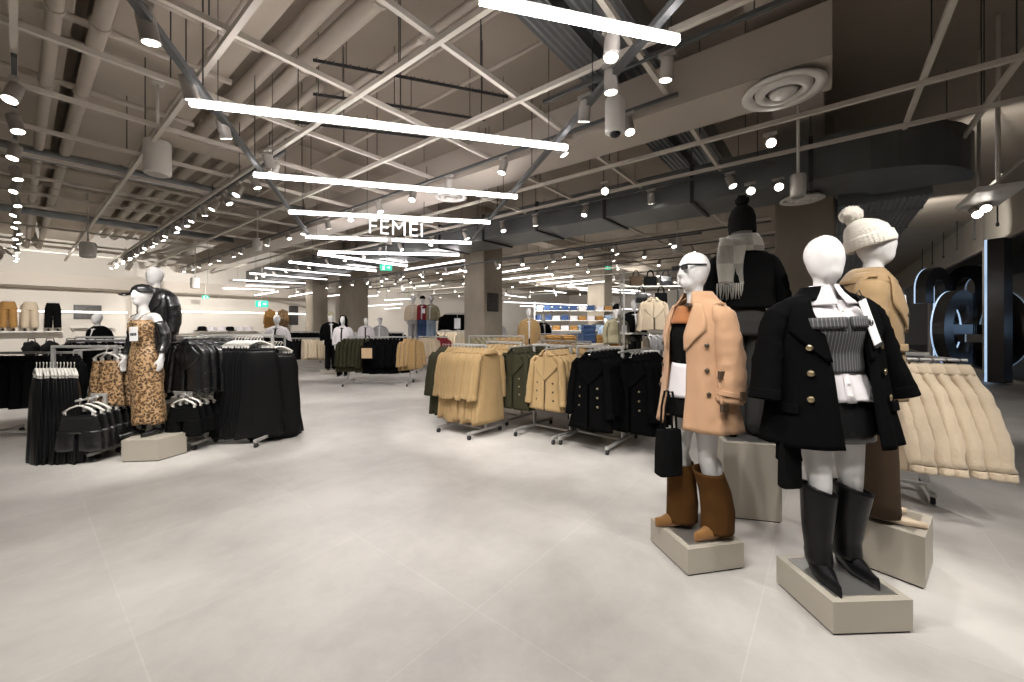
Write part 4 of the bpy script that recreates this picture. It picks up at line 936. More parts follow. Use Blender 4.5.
j5 = part('jacket', jk.shell(MB(), 1.15, 2 * PI - 1.15, 40, 14), 'leather', m5, True, solid=.010)
for s in (-1, 1): part('sleeve', sleeve(MB(), [(.205 * s, .03, 1.37), (.250 * s, .05, 1.20), (.270 * s, .03, 1.07), (.28 * s, -.015, .98)], [(.048, .066), (.054, .066), (.050, .06), (.046, .054)], 1.7 * s), 'leather', j5, True)
cap = part('cap', Surf([(1.845, 0, 0, .015, .015, 0), (1.84, 0, 0, .05, .055, 0), (1.80, 0, 0, .094, .105, 0), (1.735, 0, -.005, .104, .120, 0)], 4).shell(MB(), na=36, nz=8), 'leather', m5, True, solid=.006)
pk = part('peak', MB().grid([[V((.095 * math.sin(a) * (1 - .18 * f), -.112 - .035 * math.cos(a) * 0 - f * .115 * math.cos(a * .75), 1.742 - .02 * f - .02 * abs(math.sin(a)))) for a in [(-1.2 + 2.4 * k / 12) for k in range(13)]] for f in (0, .35, .7, 1)]), 'leather', cap, True, solid=.006)
cap.rotation_euler = (0, 0, math.radians(-38))
t = part('price_tag', MB().box((0, 0, 0), (.125, .004, .17)), 'paper', m5, label='white price card with black figures'); t.location = (.085, -.175, 1.23)
for k, x in enumerate((-.036, -.012, .012, .036)): part('printed_figure', MB().box((x, -.003, -.005), (.016, .003, .034)), 'ink', t)
for s in (-1, 1):
    b = part('ankle_boot', sleeve(MB(), [(.10 * s, .02 + .03 * s, .20), (.10 * s, .025 + .03 * s, .06)], [(.052, .058), (.048, .055)], 1), 'leather', m5, True)
    part('boot_foot', shoe(MB(), .10 * s, .075 + .03 * s, .26, .085, .08, .6, .04, .02 * s), 'leather', b, True)

# ---- 6: leather blazer behind it
m6 = mannequin('taller mannequin in black leather blazer standing behind the leopard dress', (-4.87, 5.42, 0.522), math.radians(-10), BODY_PLAIN)
bz = Surf([(1.53, 0, 0.02, .08, .080, 0), (1.505, 0, 0.02, .155, .095, 0), (1.475, 0, 0.02, .205, .115, 0), (1.41, 0, 0.015, .238, .137, .0), (1.25, 0, 0.0, .235, .155, .02), (1.08, 0, 0.0, .23, .155, .02), (.80, 0, 0.005, .262, .175, .03)], 5, 1.1)
gl = pw((1.50, .45), (1.30, .30), (1.10, .05), (.8, .05))
ct = part('blazer', bz.shell(MB(), gl, lambda z: 2 * PI - gl(z), 56, 24), 'leather', m6, True, solid=.010)
for s in (1, -1):
    wid = pw((1.49, .28), (1.37, .52), (1.30, .58), (1.10, .03)); f0 = (lambda z: gl(z)) if s > 0 else (lambda z: -gl(z)); f1 = (lambda z: gl(z) + wid(z)) if s > 0 else (lambda z: -gl(z) - wid(z))
    part('lapel', bz.patch(MB(), f0, f1, 1.485, 1.10, .014, .010, 12, 5), 'leather', ct, True)
    part('sleeve', sleeve(MB(), [(.170 * s, .02, 1.455), (.214 * s, .022, 1.40), (.245 * s, .035, 1.28), (.262 * s, .045, 1.12), (.258 * s, .0, .90)], [(.04, .06), (.055, .08), (.063, .085), (.062, .078), (.056, .07)], 2.7 * s), 'leather', ct, True)
trousers('blackfab', 1.04, .04, .09, .095, m6, 1.4)
for s in (-1, 1): part('shoe', shoe(MB(), .096 * s, .07 + .03 * s, .26, .085, .06, .3, 0), 'leather', m6, True)
part('necklace', MB().tube([(.055 * math.cos(a), -.005 + .055 * math.sin(a), 1.545 + .012 * math.sin(a)) for a in [2 * PI * k / 16 for k in range(17)]], .005, 6), 'brass', m6)

# ---------------------------------------------------------------- plinths
def plinth(label, corners, h, m, plate=True, top_inset=.04):
    cx = sum(c[0] for c in corners) / len(corners); cy = sum(c[1] for c in corners) / len(corners)
    o = thing('display_plinth', label, 'plinth', (cx, cy, 0)); q = [(x - cx, y - cy) for x, y in corners]
    sc = lambda f: [(x * f, y * f) for x, y in q]
    part('plinth_box', MB().prism(q, .012, h), m, o); part('plinth_foot', MB().prism(sc(.96), 0, .012), 'shadowgap', o)
    if plate: part('foot_plate', MB().prism(sc(1 - 2 * top_inset / .42), h, h + .004), 'steel', o, label='brushed metal foot plate')
    return o
def quad(c, w_, d, rz):
    u = V((math.cos(rz), math.sin(rz), 0)); v = V((-math.sin(rz), math.cos(rz), 0)); c = V((c[0], c[1], 0))
    return [tuple((c + u * x * w_ / 2 + v * y * d / 2).to_2d()) for x, y in ((-1, -1), (1, -1), (1, 1), (-1, 1))]
plinth('low greige plinth under the black-coated mannequin with tall black boots', [(1.600, 1.972), (2.016, 1.990), (2.006, 2.40), (1.586, 2.375)], .168, 'plinth')
plinth('low greige plinth under the sunglasses mannequin in brown boots', [(1.083, 2.436), (1.474, 2.516), (1.385, 2.915), (.993, 2.835)], .168, 'plinth')
plinth('tall greige plinth under the mannequin seen from behind', [(1.700, 3.185), (2.106, 3.088), (2.21, 3.50), (1.805, 3.60)], .608, 'plinth')
plinth('knee-high greige plinth turned cornerwise under the white bobble hat mannequin', [(2.41, 2.31), (2.735, 2.572), (2.485, 2.93), (2.16, 2.668)], .308, 'plinth')
plinth('five-sided low greige plinth under the leopard dress mannequin', [(-4.40, 4.46), (-4.02, 4.50), (-3.94, 4.80), (-4.12, 5.02), (-4.56, 4.98)], .248, 'plinth', False)
plinth('dark greige plinth under the leather blazer mannequin', quad((-4.74, 5.42), .66, .46, .1), .518, 'plinth_dark', False)

# ---------------------------------------------------------------- bags
def tote(label, loc, rz, w_, h, m, strap=.22, d=.10):
    o = thing('tote_bag', label, 'bag', loc, rz)
    rows = []
    for z, f, e in ((0, .92, .8), (.01, 1, 1), (h * .5, 1.0, .9), (h * .96, 1.0, .55), (h, .99, .5)):
        rows.append([V((x * f * w_ / 2, y * e * d / 2, z)) for x, y in ((-1, -.7), (-.8, -1), (0, -1.05), (.8, -1), (1, -.7), (1, .7), (.8, 1), (0, 1.05), (-.8, 1), (-1, .7))])
    part('bag_body', MB().grid(rows, True, True), m, o)
    for y in (-d * .22, d * .22): part('bag_handle', MB().tube([(-w_ * .28, y, h - .03), (-w_ * .22, y, h + strap * .6), (-w_ * .08, y, h + strap), (w_ * .08, y, h + strap), (w_ * .22, y, h + strap * .6), (w_ * .28, y, h - .03)], [(.009, .005)] * 6, 6), m, o)
    return o
tote('black tote bag hanging beside the tan trench coat', (1.035, 2.62, .56), .25, .165, .30, 'blackfab', .25)
tote('black pouch bag hanging left of the black coat hem', (1.515, 2.16, .665), .1, .11, .25, 'blackfab', .16, .06)
tote('black bag half hidden behind the black-coated mannequin legs', (1.78, 2.50, .70), .2, .22, .20, 'blackfab', .10, .08)
# ---------------------------------------------------------------- hanging garments (origin at the hook, front along -y)
def hanger_mb(w_=.20, hook=True):
    mb = MB()
    if hook: mb.tube([(0, 0, -.045), (0, 0, -.02), (.012, 0, -.004), (.022, 0, .008), (.012, 0, .022), (-.006, 0, .022), (-.016, 0, .010)], .0035, 6)
    mb.tube([(-w_, 0, -.115), (-w_ * .6, 0, -.075), (-.02, 0, -.048), (.02, 0, -.048), (w_ * .6, 0, -.075), (w_, 0, -.115)], [(.010, .014)] * 6, 8)
    return mb
def hang_coat(name, m, L=.92, hem=.27, buttons='brass', lapel=True, cat='coat', hg='whitep', sl=.64, fold=.05, th=.62, gap=.12, belt=False, puff=1.0):
    o = thing(name, 'x', cat)
    s0 = Surf([(-.045, 0, 0, .045, .035, 0), (-.07, 0, 0, .105, .045 * th, 0), (-.105, 0, 0, .180, .052 * th, 0), (-.15, 0, 0, .212, .062 * th, .01), (-.35, 0, 0, .212, .075 * th, .03), (-.60, 0, 0, .226 if hem > .24 else .21, .085 * th, fold), (-L, 0, 0, hem, .095 * th, fold * 1.3)], 6, RN.uniform(0, 6))
    b = part('coat_body', s0.shell(MB(), const(gap * .4), const(2 * PI - gap * .4), 44, 20), m, o, True, solid=.008)
    if lapel:
        for s in (1, -1):
            wd = pw((-.05, .30), (-.17, .72), (-.195, 1.05), (-.215, 1.05), (-.40, .06))
            part('lapel', s0.patch(MB(), (lambda z: -.06) if s > 0 else (lambda z: -wd(z) + .0), (lambda z: wd(z)) if s > 0 else (lambda z: .06), -.06, -.40, .016 if s > 0 else .010, .009, 22, 5), m, b, True)
    part('collar', Surf([(-.015, 0, .005, .062, .05, 0), (-.035, 0, .005, .075, .06, 0), (-.085, 0, .005, .125, .072, 0)]).shell(MB(), .35, 2 * PI - .35, 22, 4, .006), m, b, True, solid=.008)
    if buttons:
        for z in (-.44, -.55, -.66):
            if -z < L - .06:
                for a in (.55, -.55): part('button', s0.button(MB(), a, z, .013, .007), buttons, b, True)
    if belt: part('belt', s0.patch(MB(), const(0), const(2 * PI), -.52, -.565, .012, .008, 2, 30), m, b, True)
    for s in (-1, 1):
        e = part('sleeve', sleeve(MB(), [(.165 * s, 0, -.105), (.212 * s, 0, -.17), (.245 * s, -.012, -.12 - sl * .5), (.268 * s, -.03, -.12 - sl)], [(.030, .045), (.045 * puff, .05 * puff), (.050 * puff, .054 * puff), (.050 * puff, .052 * puff)], RN.uniform(0, 9), 12), m, o, True)
        part('cuff', sleeve(MB(), [(.263 * s, -.026, -.12 - sl * .90), (.270 * s, -.031, -.125 - sl)], [(.054 * puff, .056 * puff), (.054 * puff, .055 * puff)], 0, 12, 0), m, e, True)
    part('hanger', hanger_mb(.085), hg, o, True, label='white hanger' if hg == 'whitep' else None)
    return o
def slope_jacket(name, m):
    o = thing(name, 'x', 'jacket')
    s0 = Surf([(-.045, 0, 0, .045, .045, 0), (-.10, 0, 0, .085, .055, 0), (-.20, 0, 0, .135, .060, .03), (-.40, 0, 0, .19, .062, .06), (-.80, 0, 0, .25, .066, .10), (-.86, 0, 0, .24, .06, .10)], 7, 1.0)
    b = part('jacket_body', s0.shell(MB(), na=44, nz=20), m, o, True, solid=.010)
    part('collar', Surf([(-.02, 0, .0, .06, .05, 0), (-.05, 0, .0, .085, .065, 0), (-.10, 0, .0, .10, .07, 0)]).shell(MB(), na=24, nz=4, off=.006), m, b, True, solid=.010)
    for s in (-1, 1):
        e = part('sleeve', sleeve(MB(), [(.07 * s, 0, -.10), (.15 * s, 0, -.27), (.235 * s, -.01, -.52), (.30 * s, -.02, -.78)], [(.03, .05), (.052, .058), (.060, .060), (.054, .055)], 3.3 * s, 14, .34), m, o, True)
        part('ribbed_cuff', Surf([(-.775, .30 * s, -.02, .050, .050, .03), (-.83, .312 * s, -.024, .048, .048, .03)], 12).shell(MB(), na=40, nz=3), m, e, True, solid=.006)
    part('hanger', hanger_mb(.07), 'dark', o, True, label='dark hanger')
    return o
def hang_skirt(name, m, L=.8, w0=.16, w1=.26, cat='skirt', fold=.10, hg='whitep', split=False, slit=0.0):
    o = thing(name, 'x', cat)
    part('hanger', hanger_mb(.15), hg, o, True)
    part('clip', MB().box((-.13, 0, -.125), (.02, .02, .05)).box((.13, 0, -.125), (.02, .02, .05)), hg, o)
    rows = [(-.14, 0, 0, w0, .022, 0), (-.16, 0, 0, w0, .028, 0.02), (-.30, 0, 0, w0 * .6 + w1 * .4, .045, fold * .6), (-.14 - L, 0, 0, w1, .075, fold)]
    if not split:
        b = part('skirt_body', Surf(rows, 6, RN.uniform(0, 6)).shell(MB(), na=44, nz=18, hem=.012), m, o, True, solid=.005)
    else:
        b = part('shorts_body', Surf([(-.14, 0, 0, w0, .025, 0), (-.14 - L * .5, 0, 0, w1, .055, fold * .5)], 5, 1).shell(MB(), na=40, nz=8), m, o, True, solid=.005)
        for s in (-1, 1): part('shorts_leg', Surf([(-.14 - L * .42, w1 * .5 * s, 0, w1 * .5, .055, fold * .4), (-.14 - L, w1 * .56 * s, 0, w1 * .52, .065, fold)], 4, s).shell(MB(), na=28, nz=8), m, b, True, solid=.005)
    part('waistband', Surf([(-.138, 0, 0, w0 + .003, .026, 0), (-.168, 0, 0, w0 + .004, .030, 0)]).shell(MB(), na=30, nz=2), m, b, True, solid=.005)
    return o
def rack(label, c, rz, L=.65, H=1.27, foot=.9, arms=(), rail=True, group=None, m='rackgrey', wheels=True):
    o = thing('clothes_rack', label, 'clothes rack', (c[0], c[1], 0), rz, group)
    zb = .085
    for s in (-1, 1):
        x = L / 2 * s
        f = part('foot_bar', MB().box((x, 0, zb), (.04, foot, .04), 0, .006), m, o)
        if wheels:
            for y in (-foot / 2 + .03, foot / 2 - .03):
                part('caster', MB().bar((x - .014, y, .03), (x + .014, y, .03), .03, 14).box((x, y, .06), (.02, .03, .02)), 'rubber', f, True)
        part('post', MB().box((x, 0, (zb + H) / 2), (.035, .035, H - zb), 0, .005), m, o)
    part('base_rail', MB().box((0, 0, zb), (L, .03, .03), 0, .005), m, o)
    part('top_rail', MB().box((0, 0, H - .012), (L + .04, .03, .035), 0, .006), m, o)
    for x, a in arms: part('hang_arm', MB().bar((x, -a, H - .035), (x, a, H - .035), .012, 8), m, o)
    return o
def loc_on(c, rz, x, y, z): return V((c[0] + x * math.cos(rz) - y * math.sin(rz), c[1] + x * math.sin(rz) + y * math.cos(rz), z))
def run(stock, c, rz, xs, y0, y1, n, z, labels, group, grz=None, jit=.06, scale=None, front=None):
    """n garments along local y (or x when xs is a pair), labels: one for the front one, one shared by the rest."""
    for k in range(n):
        f = k / max(1, n - 1)
        x, y = (xs, y0 + (y1 - y0) * f) if not isinstance(xs, tuple) else (xs[0] + (xs[1] - xs[0]) * f, y0)
        first = front is not None and k == front
        r = (rz if grz is None else grz) + (0 if first else RN.uniform(-jit, jit))
        sc = scale or 1.0; q_ = 1 if first else RN.uniform(.965, 1.03); sc = tuple(v * q_ for v in sc) if isinstance(sc, tuple) else sc * q_
        stock.place(loc_on(c, rz, x, y, z), r, labels[0] if first else labels[1], None if first else group, sc)

K_black = Stock(hang_coat('black_coat', 'black', .95, .30, sl=.66))
K_beige = Stock(hang_coat('beige_trench_jacket', 'beige', .80, .27, 'horn', sl=.60, belt=False))
K_olive = Stock(hang_coat('olive_coat', 'olive', .88, .27, sl=.62))
K_brown = Stock(hang_coat('brown_coat', 'brown', 1.0, .26, 'horn', sl=.6))
K_long = Stock(hang_coat('long_beige_coat', 'beige', 1.05, .27, 'horn', sl=.60))
K_longolive = Stock(hang_coat('long_olive_coat', 'olive', 1.0, .26, sl=.6))
K_cream = Stock(slope_jacket('cream_fleece_jacket', 'cream'))
K_leather = Stock(hang_coat('leather_jacket', 'leather', .66, .25, None, True, 'jacket', sl=.56))
K_blazer = Stock(hang_coat('black_blazer', 'blackfab', .70, .25, None, True, 'blazer', sl=.58))
K_skirt = Stock(hang_skirt('long_black_skirt', 'satin', 1.13, .165, .27, fold=.11))
K_satin = Stock(hang_skirt('satin_skirt', 'satin', .88, .16, .25, fold=.14))
K_shorts = Stock(hang_skirt('black_shorts', 'blackfab', .32, .165, .20, 'shorts', split=True))
K_lshorts = Stock(hang_skirt('leather_shorts', 'leather', .34, .165, .20, 'shorts', split=True))
K_leo = Stock(hang_skirt('leopard_skirt', 'leopard', .46, .16, .21, fold=.06))

RZ = math.radians(-38.7)
# the two racks of coats in the middle
P_, Q_ = (.57, 5.67), (1.16, 5.27)
rack('wheeled grey rack carrying the olive coats and the beige trench jackets', P_, RZ, .62, 1.27, .95, ((-.40, .5), (.22, .5)))
rack('wheeled grey rack carrying the black coats, nearest of the middle racks', Q_, RZ, .65, 1.27, .95, ((.10, .52), (.50, .52)))
run(K_olive, P_, RZ, -.42, -.33, .45, 8, 1.235, ('olive double-breasted coat at the front of its stack, buttons showing', 'olive coat hanging behind the front olive coat'), 'olive coats in the middle', front=0)
run(K_beige, P_, RZ, .20, -.43, .40, 9, 1.235, ('beige double-breasted trench jacket at the front of its stack', 'beige trench jacket hanging behind the front one'), 'beige trench jackets in the middle', front=0)
run(K_brown, P_, RZ, .23, .46, .62, 3, 1.10, ('', 'dark brown long garment low behind the beige trench jackets'), 'dark long garments behind the jackets')
run(K_black, Q_, RZ, .13, -.50, .44, 9, 1.235, ('black double-breasted coat on a white hanger at the front of its stack', 'black coat hanging behind the front black coat'), 'black coats in the middle', front=0)
run(K_black, Q_, RZ, .52, -.20, .55, 7, 1.20, ('black coat leading the right stack beside the tan mannequin', 'black coat in the right stack beside the tan mannequin'), 'black coats in the right stack', front=0)
# the rack of long beige coats left of it
C2 = (-.62, 5.78)
rack('wheeled grey rack under the long beige coats', C2, RZ, .62, 1.27, .7)
run(K_longolive, C2, RZ, (-.56, -.44), 0, 0, 3, 1.235, ('', 'long olive coat at the left end of the beige coats'), 'long olive coats', RZ - math.radians(96))
run(K_long, C2, RZ, (-.37, .40), 0, 0, 12, 1.235, ('long beige coat, first in the row beside the olive coats', 'long beige coat in the row of beige coats'), 'long beige coats', RZ - math.radians(96), front=0)
C3 = (-.14, 6.62)
rack('grey rack half hidden behind the long beige coats', C3, RZ, .75, 1.27, .8)
run(K_beige, C3, RZ, (-.36, .34), 0, 0, 9, 1.235, ('', 'short beige jacket on the rack behind the long beige coats'), 'short beige jackets', RZ + math.radians(75))
C4 = (.95, 7.1)
rack('grey rack of beige coats behind the olive coats', C4, RZ, 1.0, 1.27, .8)
run(K_long, C4, RZ, (-.45, .45), 0, 0, 8, 1.235, ('', 'long beige coat on the rack behind the olive coats'), 'beige coats behind the olive coats', RZ + math.radians(75))

# cream jackets at the right
CR = (3.62, 3.80)
r_ = rack('grey rack behind the cream jackets, its feet showing', CR, RZ, .50, 1.29, .62)
def to_local(p): return Matrix.Rotation(-RZ, 4, 'Z') @ (V(p) - V((CR[0], CR[1], 0)))
part('front_rail', MB().bar(to_local((3.12, 3.46, 1.262)), to_local((3.70, 3.22, 1.262)), .012, 8), 'rackgrey', r_)
for e_, px_ in (((3.20, 3.44, 1.262), -.25), ((3.66, 3.24, 1.262), .25)): part('rail_bracket', MB().bar(to_local(e_), (px_, 0, 1.262), .012, 8), 'rackgrey', r_)
for k in range(7):
    p = V((3.18, 3.435, 1.25)).lerp(V((3.65, 3.24, 1.25)), k / 6)
    K_cream.place(p, math.radians(-84 + RN.uniform(-4, 4) + k * 1.0), 'cream fleece jacket at the window end of the row, nearest the shop window' if k == 6 else 'cream fleece jacket in the row beside the white bobble hat mannequin', None if k == 6 else 'cream jackets', (1.0, 1.0, 1.03))

# black rack right of the leopard dress
L1 = (-3.72, 5.35)
rack('grey rack carrying leather jackets and long black skirts', L1, -.05, 1.0, 1.42, .7, ((-.38, .4),))
run(K_leather, L1, -.12, -.30, -.40, .30, 7, 1.385, ('black leather blazer facing the aisle at the front of its stack', 'black leather jacket behind the front leather blazer'), 'black leather jackets', front=0)
run(K_leather, L1, -.12, -.06, .10, .42, 4, 1.385, ('', 'black leather jacket beside the long black skirts'), 'leather jackets beside the skirts')
run(K_skirt, L1, -.05, (.06, .40), -.10, 0, 9, 1.385, ('long black satin skirt at the left end of its row on white hanger', 'long black satin skirt in the row of skirts by the aisle'), 'long black skirts', math.radians(24), .03, front=0)
run(K_skirt, L1, -.05, (.40, .56), .08, 0, 5, 1.30, ('', 'long black skirt at the aisle end behind the row of skirts'), 'long black skirts behind', math.radians(30), .03)
LS = (-4.0, 5.08)
rack('low rail under the leather jackets for the shorts', LS, -.05, .14, .72, .4, ((0, .26),))
run(K_shorts, LS, -.05, 0, -.24, .24, 6, .69, ('black shorts at the front of the low rail under the leather jackets', 'black shorts behind the front pair under the leather jackets'), 'black shorts under the jackets', None, .03, 1.05, front=0)

# black satin skirts left of the leopard dress
L2 = (-5.18, 4.80)
rack('grey rack carrying black satin skirts and leopard skirts', L2, .05, .72, 1.30, .5, ((.28, .4),))
run(K_satin, L2, .05, (-.27, .14), -.26, 0, 12, 1.10, ('black satin skirt at the left end of the near row', 'black satin skirt in the near row left of the leopard dress'), 'black satin skirts', math.radians(-34), .05, (1.0, 1.0, 1.08), front=0)
run(K_leo, L2, .05, .30, -.05, .55, 8, 1.27, ('leopard print skirt at the front of its stack on a white hanger', 'leopard print skirt behind the front leopard skirt'), 'leopard skirts', -.05, .04, 1.12, front=0)
LT = (-4.86, 4.66)
rack('low rail in front of the leopard skirts for shiny shorts', LT, .05, .14, .74, .4, ((0, .26),))
run(K_lshorts, LT, .05, 0, -.22, .24, 6, .70, ('shiny black shorts at the front of the low rail left of the leopard dress', 'shiny black shorts behind the front pair'), 'shiny black shorts', None, .03, 1.15, front=0)
L3 = (-6.55, 5.45)
rack('grey rack of black blazers at the left edge of the picture', L3, .1, 1.1, 1.18, .8)
run(K_blazer, L3, .1, (-.52, .55), -.1, 0, 8, 1.15, ('', 'black blazer hanging at the left edge of the picture'), 'black blazers at the left edge', -.4, .08)
rack('empty-looking grey rail with white hangers behind the satin skirts', (-6.4, 6.6), .05, 1.9, 1.30, .8)
K_top = Stock(hang_coat('grey_sweater', 'grey', .55, .22, None, False, 'sweater', sl=.45)); K_wtop = Stock(hang_coat('white_sweater', 'white', .55, .22, None, False, 'sweater', sl=.45)); K_btop = Stock(hang_coat('black_sweater', 'blackfab', .55, .22, None, False, 'sweater', sl=.45))
run(K_btop, (-6.4, 6.6), .05, (-.9, .9), 0, 0, 14, 1.265, ('', 'black sweater on the rail behind the satin skirts'), 'black tops on the rail', .05 + math.radians(80))
rack('long grey rail of tops farther back at the left', (-8.2, 8.6), .05, 2.4, 1.30, .8)
run(K_wtop, (-8.2, 8.6), .05, (-1.1, .0), 0, 0, 9, 1.265, ('', 'white sweater on the long rail at the left'), 'white tops on the long rail', .05 + math.radians(80))
run(K_top, (-8.2, 8.6), .05, (.1, 1.1), 0, 0, 8, 1.265, ('', 'grey sweater on the long rail at the left'), 'grey tops on the long rail', .05 + math.radians(80))
rack('grey rail of black tops behind the leather jackets', (-6.0, 8.8), .0, 1.9, 1.32, .8)
run(K_btop, (-6.0, 8.8), .0, (-.9, .9), 0, 0, 13, 1.285, ('', 'black sweater on the rail behind the leather jackets'), 'black tops behind the leather jackets', math.radians(70))

# the rack of parkas in the middle distance
MR = (-3.45, 10.3)
rack('grey rack of olive and black parkas in the middle of the aisle', MR, .02, 1.6, 1.25, .8)
K_parka = Stock(hang_coat('olive_parka', 'olive', .88, .27, None, False, 'parka', sl=.62)); K_dark = Stock(hang_coat('black_parka', 'black', .90, .28, None, False, 'parka', sl=.62)); K_tan = Stock(hang_coat('tan_jacket', 'camel', .82, .25, None, False, 'jacket', sl=.6))
run(K_parka, MR, .02, (-.85, -.25), 0, 0, 7, 1.215, ('', 'olive parka on the rack in the middle of the aisle'), 'olive parkas', math.radians(40))
run(K_dark, MR, .02, (-.15, .62), 0, 0, 9, 1.215, ('', 'black parka on the rack in the middle of the aisle'), 'black parkas', math.radians(40))
run(K_tan, MR, .02, (.72, .92), 0, 0, 3, 1.215, ('', 'tan jacket at the right end of the parka rack'), 'tan jackets', math.radians(40))
bag = tote('black bag with kraft-coloured square hanging in front of the parka rack', (-3.60, 9.86, .70), 0, .34, .32, 'blackfab', .26, .08)
part('printed_square', MB().box((0, -.046, .15), (.26, .006, .25)), 'kraft', bag)

# racks beyond
FR = (-7.05, 13.2)
rack('far grey rack of khaki, dark and cream jackets left of the white-jacketed mannequin', FR, .0, 1.9, 1.12, .8)
K_khaki = Stock(hang_coat('khaki_jacket', 'khaki', .68, .25, None, False, 'jacket', sl=.5)); K_dj = Stock(hang_coat('dark_jacket', 'blackfab', .68, .25, None, False, 'jacket', sl=.5)); K_cj = Stock(hang_coat('cream_jacket', 'cream', .68, .26, None, False, 'jacket', sl=.5)); K_rj = Stock(hang_coat('red_jacket', 'red', .68, .26, None, False, 'jacket', sl=.5)); K_bj = Stock(hang_coat('blue_jacket', 'blue', .62, .25, None, False, 'jacket', sl=.5))
run(K_khaki, FR, 0, (-.95, -.50), 0, 0, 5, 1.085, ('', 'khaki jacket at the left of the far rack'), 'khaki jackets', math.radians(40))
run(K_dj, FR, 0, (-.38, -.05), 0, 0, 4, 1.085, ('', 'dark jacket in the middle of the far rack'), 'dark jackets', math.radians(40))
run(K_cj, FR, 0, (.10, .85), 0, 0, 8, 1.085, ('', 'cream jacket at the right of the far rack'), 'cream jackets on the far rack', math.radians(-40))
RR = (-2.62, 13.1)
rack('far grey rack of cream and red jackets right of the parka rack', RR, .0, .9, 1.18, .8)
run(K_cj, RR, 0, (-.38, .05), 0, 0, 4, 1.145, ('', 'cream jacket on the far rack right of the parkas'), 'cream jackets right of the parkas', math.radians(-35))
run(K_rj, RR, 0, (.18, .42), 0, 0, 3, 1.145, ('', 'dark red jacket on the far rack right of the parkas'), 'dark red jackets', math.radians(-35))
far = [((-5.4, 15.6), 2.2, (K_wtop, K_btop), 'white and black tops behind the parka rack', 16), ((-3.2, 17.0), 2.0, (K_dj, K_cj), 'dark and cream jackets deep in the aisle', 14), ((-.4, 10.2), 1.4, (K_khaki, K_beige), 'khaki and beige jackets behind the concrete pillar rack', 11),
       ((1.2, 12.6), 1.8, (K_cj, K_top), 'cream jackets and grey tops past the pillar', 12), ((3.1, 11.4), 1.6, (K_tan, K_cj), 'tan and cream jackets behind the capped mannequin', 10), ((-9.6, 12.2), 1.8, (K_cj, K_wtop), 'cream jackets and white tops near the white wall', 12), ((-8.9, 16.6), 2.0, (K_btop, K_dj), 'black clothes before the white shelf wall', 14), ((2.2, 16.0), 2.2, (K_wtop, K_bj), 'white tops and blue jackets deep in the store', 14), ((5.2, 13.5), 2.0, (K_top, K_dj), 'grey and dark clothes behind the right pillar', 10)]
for c, L, st, what, n in far:
    rack('far grey rack of ' + what, c, .05, L, 1.28, .8)
    for q, s in enumerate(st):
        h = L * .46
        run(s, c, .05, (-h, -.08) if q == 0 else (.08, h), 0, 0, n // 2, 1.245, ('', '%s, rack of %s' % (s.o.name.split('.')[0].replace('_', ' '), what)), '%s, %s' % (s.o.name.split('.')[0].replace('_', ' '), what), math.radians(45 if q else -45))

# ---------------------------------------------------------------- mannequins farther back
def simple_mannequin(label, loc, rz, jm, tm, hat=None, jl=.95, tagc=False, hood=False):
    o = mannequin(label, loc, rz, BODY_FAR)
    jk = Surf([(1.53, 0, 0.02, .08, .080, 0), (1.505, 0, 0.02, .155, .095, 0), (1.475, 0, 0.02, .205, .118, 0), (1.41, 0, 0.015, .24, .14, .0), (1.28, 0, 0.0, .25, .165, .02), (jl, 0, 0.005, .262, .175, .03)], 5, 1.1)
    ct = part('jacket', jk.shell(MB(), .09, 2 * PI - .09, 36, 14), jm, o, True, solid=.010)
    for s in (-1, 1): part('sleeve', sleeve(MB(), [(.170 * s, .02, 1.455), (.218 * s, .022, 1.40), (.252 * s, .035, 1.28), (.268 * s, .045, 1.12), (.262 * s, .0, .94)], [(.04, .06), (.055, .08), (.064, .088), (.064, .082), (.056, .07)], 2.3 * s, 12), jm, ct, True)
    part('shirt', Surf([(1.46, 0, 0, .15, .11, 0), (1.28, 0, -.01, .165, .145, 0), (.98, 0, 0, .20, .155, .02)], 5).shell(MB(), na=30, nz=8), 'white' if jm != 'white' else 'blackfab', o, True, solid=.006)
    trousers(tm, 1.04, .04, .09, .085, o, 1.4)
    for s in (-1, 1): part('shoe', shoe(MB(), .096 * s, .07 + .03 * s, .26, .09, .09, .3, 0), 'leather', o, True)
    if hat: part('hat', Surf([(1.86, 0, 0.0, .012, .012, 0), (1.845, 0, 0, .055, .06, 0), (1.80, 0, 0, .095, .105, .0), (1.73, 0, 0, .105, .122, .0)], 4).shell(MB(), na=30, nz=8), hat, o, True, solid=.008)
    if hood: part('hood', Surf([(1.86, 0, 0.03, .02, .02, 0), (1.84, 0, .03, .08, .08, 0), (1.70, 0, .02, .13, .14, .0), (1.55, 0, .02, .12, .12, .0), (1.48, 0, .02, .17, .13, 0)], 4).shell(MB(), .75, 2 * PI - .75, 30, 12), hood, o, True, solid=.010)
    if tagc: t = part('price_tag', MB().box((.08, -.20, 1.28), (.12, .004, .17)), 'paper', o)
    return o
BODY_FAR = body_mesh('body', 'down', .03, vox=.018)
def stand(label, c, h, w_=.5): plinth(label, quad(c, w_, .45, .1), h, 'plinth', False)
